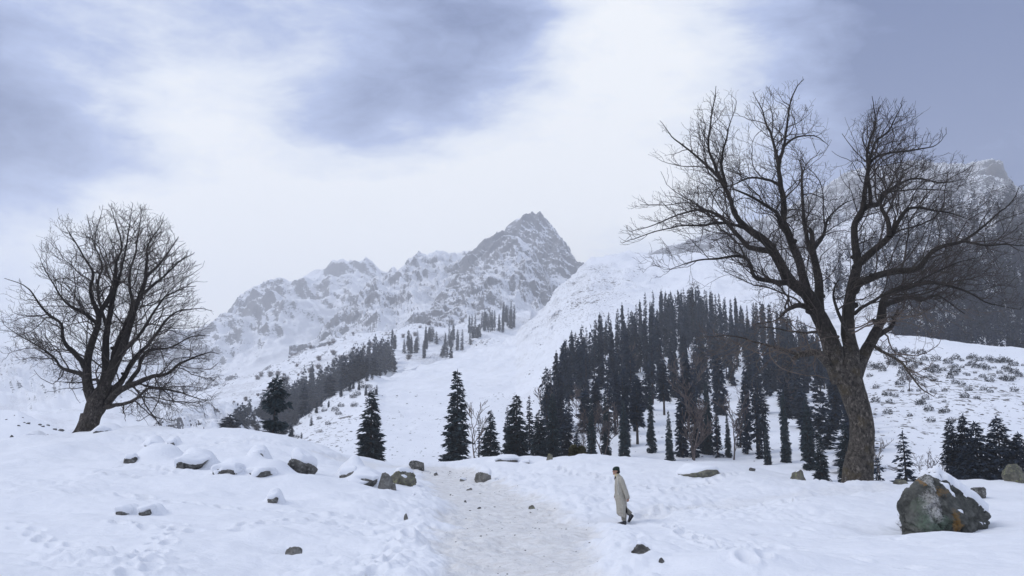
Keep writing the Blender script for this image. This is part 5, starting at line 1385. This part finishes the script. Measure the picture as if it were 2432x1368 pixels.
# stones showing through the snow of the open right-hand slope and the long slope
def scree():
    r = np.random.default_rng(14); V, F = ico(1); VV = []; FF = []; n = 0
    regs = [(2070, 2432, 900, 1140, 260, (3, 12)), (850, 1300, 930, 1095, 170, (2, 7)), (1250, 1500, 690, 900, 60, (2, 6)), (1400, 1800, 1000, 1090, 30, (3, 9)), (690, 860, 990, 1080, 60, (3, 9))]
    for x0, x1, y0, y1, cnt, sz in regs:
        for _ in range(cnt):
            px, py = r.uniform(x0, x1), r.uniform(y0, y1)
            h_ = sight(px, py, ('snow_slope',))
            if h_ is None: continue
            s = sz[0] + (sz[1] - sz[0]) * r.uniform() ** 2.5
            s = s / FPX * h_.y * 0.5
            P = V * (1 + 0.35 * fbm(V * 1.3 + r.uniform(0, 50), 3))[:, None] * np.array([s, s * 0.8, s * r.uniform(0.3, 0.6)]) + np.array(h_)
            VV.append(P); FF.append(F + n); n += len(V)
    o = obj('scree', mesh_from('scree', np.concatenate(VV), np.concatenate(FF)), 'grey_rock')
    tag(o, 'stones scattered over the snow slopes', 'stones', kind='stuff')
scree()

# ================================================================== THE WALKING FIGURE
def ellipse_loft(rows, k=28, fold=0.0, seed=0, cap_top=False, cap_bot=False, sq=1.0):
    """rows: (cx, cy, z, rx, ry)"""
    rows = np.array(rows, float); n = len(rows) * 5
    S = catmull(rows, n); a = np.arange(k) * 2 * PI / k
    V = np.zeros((n, k, 3))
    for i, (cx, cyy, z, rx, ry) in enumerate(S):
        f = 1 + fold * (0.6 * np.sin(a * 5 + seed + z * 2.0) + 0.4 * np.sin(a * 9 + 2 * seed - z * 3.0)) * min(1, max(0.15, (1.45 - z)))
        V[i, :, 0] = cx + rx * np.cos(a) * f; V[i, :, 1] = cyy + ry * np.sin(a) * f; V[i, :, 2] = z
    Fs = [tuple(map(int, f)) for f in grid_faces(n, k, wrap=True)]
    P = V.reshape(-1, 3)
    if cap_top: Fs.append(tuple(range((n - 1) * k, n * k)))
    if cap_bot: Fs.append(tuple(range(k - 1, -1, -1)))
    return P, Fs
def person():
    X, Y = hit(1474, 1236); z0 = max(gz(X - 0.08, Y - 0.09), gz(X + 0.03, Y - 0.09), gz(X + 0.14, Y - 0.09)) - 0.01
    root = empty('person', (X, Y, z0))
    tag(root, 'person in a long grey-beige woollen robe and dark green cap walking left', 'person')
    S = lambda n, P, F, m: obj(n, mesh_from(n, P, F), m, root)
    mat_plain('skin', (0.36, 0.21, 0.15), 0.6, 0.12, 30, 0.1, 0.003)
    mat_plain('robe_wool', (0.36, 0.335, 0.285), 0.95, 0.14, 22, 0.5, 0.008)
    mat_plain('trouser_cloth', (0.21, 0.195, 0.165), 0.95, 0.18, 20, 0.4, 0.006)
    mat_plain('cap_wool', (0.022, 0.034, 0.026), 0.95, 0.3, 40, 0.5, 0.006)
    mat_plain('boot_rubber', (0.050, 0.050, 0.055), 0.55, 0.3, 25, 0.2, 0.004)
    mat_plain('cream_scarf', (0.50, 0.42, 0.26), 0.95, 0.15, 30, 0.4, 0.006)
    mat_plain('white_cord', (0.62, 0.60, 0.54), 0.9, 0.1, 40, 0.2, 0.003)
    mat_plain('dark_lining', (0.025, 0.022, 0.022), 0.95, 0.2, 20, 0.2, 0.004)
    # ---- body: one continuous mesh (tubes and ellipsoids fused by a voxel remesh)
    T = Tubes()
    def tube(p, r, k=12): T.add(catmull(p, 4 * len(p)), catmull([(q, 0) for q in r], 4 * len(p))[:, 0], k, cap=True)
    T2 = lambda p, r: tube(p, r, 10)
    tube([(0.02, 0, 0.80), (0.0, 0, 1.0), (-0.02, 0, 1.2), (-0.03, 0, 1.36), (-0.05, 0, 1.43), (-0.075, 0, 1.50)], [0.12, 0.13, 0.145, 0.13, 0.065, 0.055])
    tube([(0.0, -0.16, 1.36), (0.05, -0.2, 1.24), (0.115, -0.235, 1.08), (0.165, -0.235, 0.92), (0.195, -0.235, 0.82)], [0.06, 0.055, 0.046, 0.036, 0.028])
    tube([(0.0, 0.16, 1.36), (-0.01, 0.2, 1.24), (0.0, 0.225, 1.08), (-0.05, 0.23, 0.92), (-0.09, 0.225, 0.84)], [0.06, 0.055, 0.046, 0.036, 0.028])
    tube([(0.02, -0.09, 0.90), (0.03, -0.09, 0.68), (0.065, -0.09, 0.45), (0.09, -0.09, 0.26), (0.095, -0.09, 0.10)], [0.095, 0.085, 0.062, 0.056, 0.042])
    tube([(0.03, 0.09, 0.90), (0.07, 0.09, 0.70), (0.115, 0.09, 0.50), (0.23, 0.09, 0.38), (0.335, 0.09, 0.29)], [0.095, 0.085, 0.062, 0.056, 0.042])
    for sy, wx, wz, c in ((-0.235, 0.205, 0.79, 1), (0.225, -0.10, 0.81, -1)):    # hands: palm, four fingers, thumb
        T2([(wx - 0.01, sy, wz + 0.04), (wx, sy, wz), (wx + 0.005, sy, wz - 0.045)], [0.026, 0.034, 0.030])
        for f, L in ((-0.026, 0.070), (-0.009, 0.080), (0.009, 0.076), (0.026, 0.060)):
            T2([(wx + f * 0.9, sy, wz - 0.03), (wx + f * 1.05, sy + 0.004 * c, wz - 0.04 - L * 0.5), (wx + f - 0.004, sy + 0.018 * c, wz - 0.04 - L)], [0.0105, 0.0098, 0.008])
        T2([(wx - 0.025, sy, wz + 0.01), (wx - 0.05, sy + 0.012 * c, wz - 0.02), (wx - 0.055, sy + 0.02 * c, wz - 0.05)], [0.013, 0.012, 0.009])
    me = T.mesh('body'); bm = bmesh.new(); bm.from_mesh(me)
    # head: skull, jaw, nose, brow, lips, ears
    hc = Vector((-0.098, 0, 1.585))
    def ell(c, r, sub=3):
        q = bmesh.ops.create_icosphere(bm, subdivisions=sub, radius=1.0)
        for v in q['verts']: v.co = Vector((v.co.x * r[0], v.co.y * r[1], v.co.z * r[2])) + hc + Vector(c)
    ell((0.012, 0, 0.02), (0.095, 0.076, 0.108)); ell((-0.035, 0, -0.055), (0.060, 0.056, 0.062)); ell((-0.082, 0, -0.098), (0.022, 0.026, 0.020))
    ell((-0.098, 0, -0.022), (0.022, 0.014, 0.024)); ell((-0.090, 0, 0.0), (0.014, 0.010, 0.026)); ell((-0.080, 0, 0.022), (0.016, 0.050, 0.010))
    ell((-0.090, 0, -0.062), (0.010, 0.022, 0.006)); ell((-0.088, 0, -0.075), (0.010, 0.020, 0.006))
    for sy in (-1, 1):
        ell((0.015, sy * 0.076, -0.01), (0.020, 0.010, 0.032)); ell((-0.066, sy * 0.040, -0.025), (0.022, 0.020, 0.020))
    bm.to_mesh(me); bm.free()
    body = obj('body', me, 'skin', root)
    md = body.modifiers.new('fuse', 'REMESH'); md.mode = 'VOXEL'; md.voxel_size = 0.006; md.use_smooth_shade = True
    ms = body.modifiers.new('soft', 'SMOOTH'); ms.factor = 0.4; ms.iterations = 2
    for sy in (-1, 1):     # eyes
        V, F = ico(2); e = obj('eye', mesh_from('eye', V * 0.0115 + np.array(hc) + np.array([-0.076, sy * 0.032, 0.0]), F), 'dark_lining', root)
    # moustache shadow and stubble are left to the skin tone; short hair under the cap
    V, F = ico(4); P = V * np.array([0.100, 0.084, 0.062]) + np.array(hc) + np.array([0.036, 0, -0.035]); k = P[:, 0] > hc.x + 0.008
    hair = V * np.array([0.072, 0.081, 0.070]) + np.array(hc) + np.array([0.045, 0, -0.022])
    S('hair', hair, F, 'dark_lining')
    # knitted cap with a rolled edge
    rows = [(hc.x - 0.008, 0, hc.z + 0.018, 0.108, 0.090), (hc.x - 0.004, 0, hc.z + 0.045, 0.110, 0.092), (hc.x + 0.004, 0, hc.z + 0.085, 0.100, 0.086), (hc.x + 0.012, 0, hc.z + 0.115, 0.074, 0.064), (hc.x + 0.018, 0, hc.z + 0.130, 0.036, 0.032), (hc.x + 0.02, 0, hc.z + 0.134, 0.006, 0.006)]
    P, F = ellipse_loft(rows, 28, cap_top=True)
    P[:, 2] -= 0.32 * np.clip(P[:, 0] - (hc.x - 0.02), 0, 1) * sstep(-P[:, 2], -(hc.z + 0.12), -(hc.z + 0.01))
    cap = S('cap', P, F, 'cap_wool')
    # robe
    rows = [(0.03, 0, 0.24, 0.145, 0.20), (0.034, 0, 0.40, 0.155, 0.215), (0.036, 0, 0.60, 0.163, 0.222), (0.018, 0, 0.85, 0.162, 0.222), (0.0, 0, 1.08, 0.156, 0.22), (-0.008, 0, 1.26, 0.142, 0.218), (-0.018, 0, 1.36, 0.118, 0.198), (-0.035, 0, 1.42, 0.092, 0.130), (-0.055, 0, 1.452, 0.078, 0.085), (-0.062, 0, 1.475, 0.074, 0.076)]
    P, F = ellipse_loft(rows, 60, 0.06, 1)
    lowm = sstep(-P[:, 2], -0.5, -0.24)
    P[:, 2] += lowm * (0.075 * sstep(-P[:, 0], 0.02, 0.12) - 0.04 * sstep(P[:, 0], 0.0, 0.10))      # hem higher in front
    rb = S('robe', P, F, 'robe_wool'); so = rb.modifiers.new('cloth', 'SOLIDIFY'); so.thickness = 0.012
    # side slit showing the dark lining, robe tail blown open
    T = Tubes(); T.add(catmull([(0.150, -0.13, 0.56), (0.165, -0.135, 0.44), (0.16, -0.13, 0.33)], 10), np.interp(np.linspace(0, 1, 10), [0, 0.6, 1], [0.008, 0.030, 0.022]), 8, cap=True)
    obj('lining', T.mesh('lining'), 'dark_lining', root)
    # sleeves
    for q, nm in (([(-0.015, -0.125, 1.385), (0.03, -0.185, 1.30), (0.085, -0.232, 1.14), (0.135, -0.242, 1.0), (0.18, -0.24, 0.86), (0.205, -0.24, 0.765)], 'sleeve'), ([(-0.015, 0.125, 1.385), (0.0, 0.19, 1.28), (0.0, 0.232, 1.12), (-0.03, 0.24, 1.0), (-0.075, 0.238, 0.88), (-0.10, 0.235, 0.80)], 'sleeve')):
        T = Tubes(); n = 30
        T.add(catmull(q, n), np.interp(np.linspace(0, 1, n), [0, 0.12, 0.4, 0.8, 1], [0.075, 0.085, 0.075, 0.068, 0.066]) * (1 + 0.04 * np.sin(np.arange(n) * 1.1)), 18, 0.06)
        sl = obj(nm, T.mesh('sleeve'), 'robe_wool', root); so = sl.modifiers.new('cloth', 'SOLIDIFY'); so.thickness = 0.008
        e = catmull(q, n); T = Tubes(); T.add(np.array([e[-2], e[-1] + (e[-1] - e[-2]) * 0.35]), [0.066, 0.064], 18); obj('cuff', T.mesh('cuff'), 'dark_lining', sl)
    # scarf at the neck, dark shirt opening, white cord
    P, F = ellipse_loft([(-0.070, 0, 1.395, 0.085, 0.085), (-0.078, 0, 1.43, 0.082, 0.080), (-0.078, 0, 1.47, 0.074, 0.070), (-0.075, 0, 1.50, 0.064, 0.062)], 24, 0.03); S('scarf', P, F, 'cream_scarf')
    T = Tubes(); T.add(catmull([(-0.125, -0.055, 1.42), (-0.148, -0.045, 1.36), (-0.152, -0.03, 1.30)], 8), np.interp(np.linspace(0, 1, 8), [0, 0.5, 1], [0.02, 0.022, 0.006]), 8, cap=True); obj('shirt_front', T.mesh('shirt_front'), 'dark_lining', root)
    def sk(z, yy): # on the robe's near-left surface
        i = np.interp(z, [0.24, 0.6, 0.85, 1.08, 1.26, 1.36, 1.42], [0.03, 0.036, 0.018, 0.0, -0.008, -0.018, -0.035]); rx = np.interp(z, [0.24, 0.6, 0.85, 1.08, 1.26, 1.36, 1.42], [0.145, 0.163, 0.162, 0.156, 0.142, 0.118, 0.092]); ry = np.interp(z, [0.24, 0.6, 0.85, 1.08, 1.26, 1.36, 1.42], [0.2, 0.222, 0.222, 0.22, 0.218, 0.198, 0.13])
        return (i - rx * math.cos(yy) * 1.06, -ry * math.sin(yy) * 1.06, z)
    T = Tubes(); T.add(catmull([sk(1.42, 0.9), sk(1.3, 1.05), sk(1.1, 1.18), sk(0.94, 1.15), sk(0.89, 1.02), sk(0.95, 0.90), sk(1.12, 0.92), sk(1.25, 0.98)], 40), np.full(40, 0.0085), 6); obj('cord', T.mesh('cord'), 'white_cord', root)
    T = Tubes(); T.add(catmull([sk(1.36, 0.25), sk(1.1, 0.15), sk(0.85, 0.12), sk(0.70, 0.18), sk(0.60, 0.22)], 24), np.full(24, 0.008), 6); obj('cord', T.mesh('cord'), 'white_cord', root)
    # trousers
    for q, r in (([(0.03, -0.09, 0.66), (0.06, -0.09, 0.46), (0.085, -0.09, 0.30), (0.088, -0.09, 0.18), (0.09, -0.09, 0.115)], [0.105, 0.088, 0.078, 0.074, 0.066]), ([(0.06, 0.09, 0.68), (0.115, 0.09, 0.50), (0.20, 0.09, 0.405), (0.285, 0.09, 0.335), (0.325, 0.09, 0.30)], [0.105, 0.088, 0.078, 0.070, 0.062])):
        T = Tubes(); T.add(catmull(q, 18), catmull([(a, 0) for a in r], 18)[:, 0], 16, 0.08); obj('trouser_leg', T.mesh('trouser_leg'), 'trouser_cloth', root)
    # boots: shaped last swept from heel to toe, with a sole
    def boot(heel, toe, up, y):
        heel = np.array(heel); toe = np.array(toe); ax = toe - heel; L = np.linalg.norm(ax); ax /= L; up = np.array(up); up = up - ax * (up @ ax); up /= np.linalg.norm(up); sd = np.cross(ax, up)
        prof = [(-0.02, 0.035, 0.070), (0.03, 0.042, 0.100), (0.25, 0.041, 0.105), (0.42, 0.042, 0.085), (0.65, 0.050, 0.062), (0.85, 0.048, 0.048), (0.97, 0.034, 0.036), (1.02, 0.012, 0.022)]
        n = 26; S_ = catmull(prof, n); k = 18; V = []
        for t, w, h in S_:
            for j in range(k):
                a = 2 * PI * j / k; c, s = math.cos(a), math.sin(a)
                V.append(heel + ax * L * t + sd * w * np.sign(c) * abs(c) ** 0.7 + up * (h * 0.5 + h * 0.5 * np.sign(s) * abs(s) ** 0.7))
        V = np.array(V); F_ = [tuple(map(int, f)) for f in grid_faces(n, k, wrap=True)] + [tuple(range(k - 1, -1, -1)), tuple(range((n - 1) * k, n * k))]
        V[:, 1] += y
        b = S('boot', V, F_, 'boot_rubber')
        T = Tubes(); c0 = heel + ax * L * 0.17 + up * 0.085 + np.array([0, y, 0]); T.add(np.array([c0, c0 + up * 0.05, c0 + up * 0.085]), [0.050, 0.052, 0.055], 16); obj('boot_shaft', T.mesh('boot_shaft'), 'boot_rubber', b)
        T = Tubes(); T.add(np.array([heel + ax * L * t + np.array([0, y, 0]) + up * 0.004 for t in (0.0, 0.3, 0.6, 0.85, 1.0)]), [0.034, 0.036, 0.040, 0.042, 0.026], 10); obj('sole', T.mesh('sole'), 'dark_lining', b)
    boot((0.155, -0.09, 0.012), (-0.105, -0.09, 0.018), (0, 0, 1), 0.0)
    boot((0.395, 0.09, 0.265), (0.245, 0.09, 0.065), (-0.6, 0, 0.8), 0.0)
    return root
person()
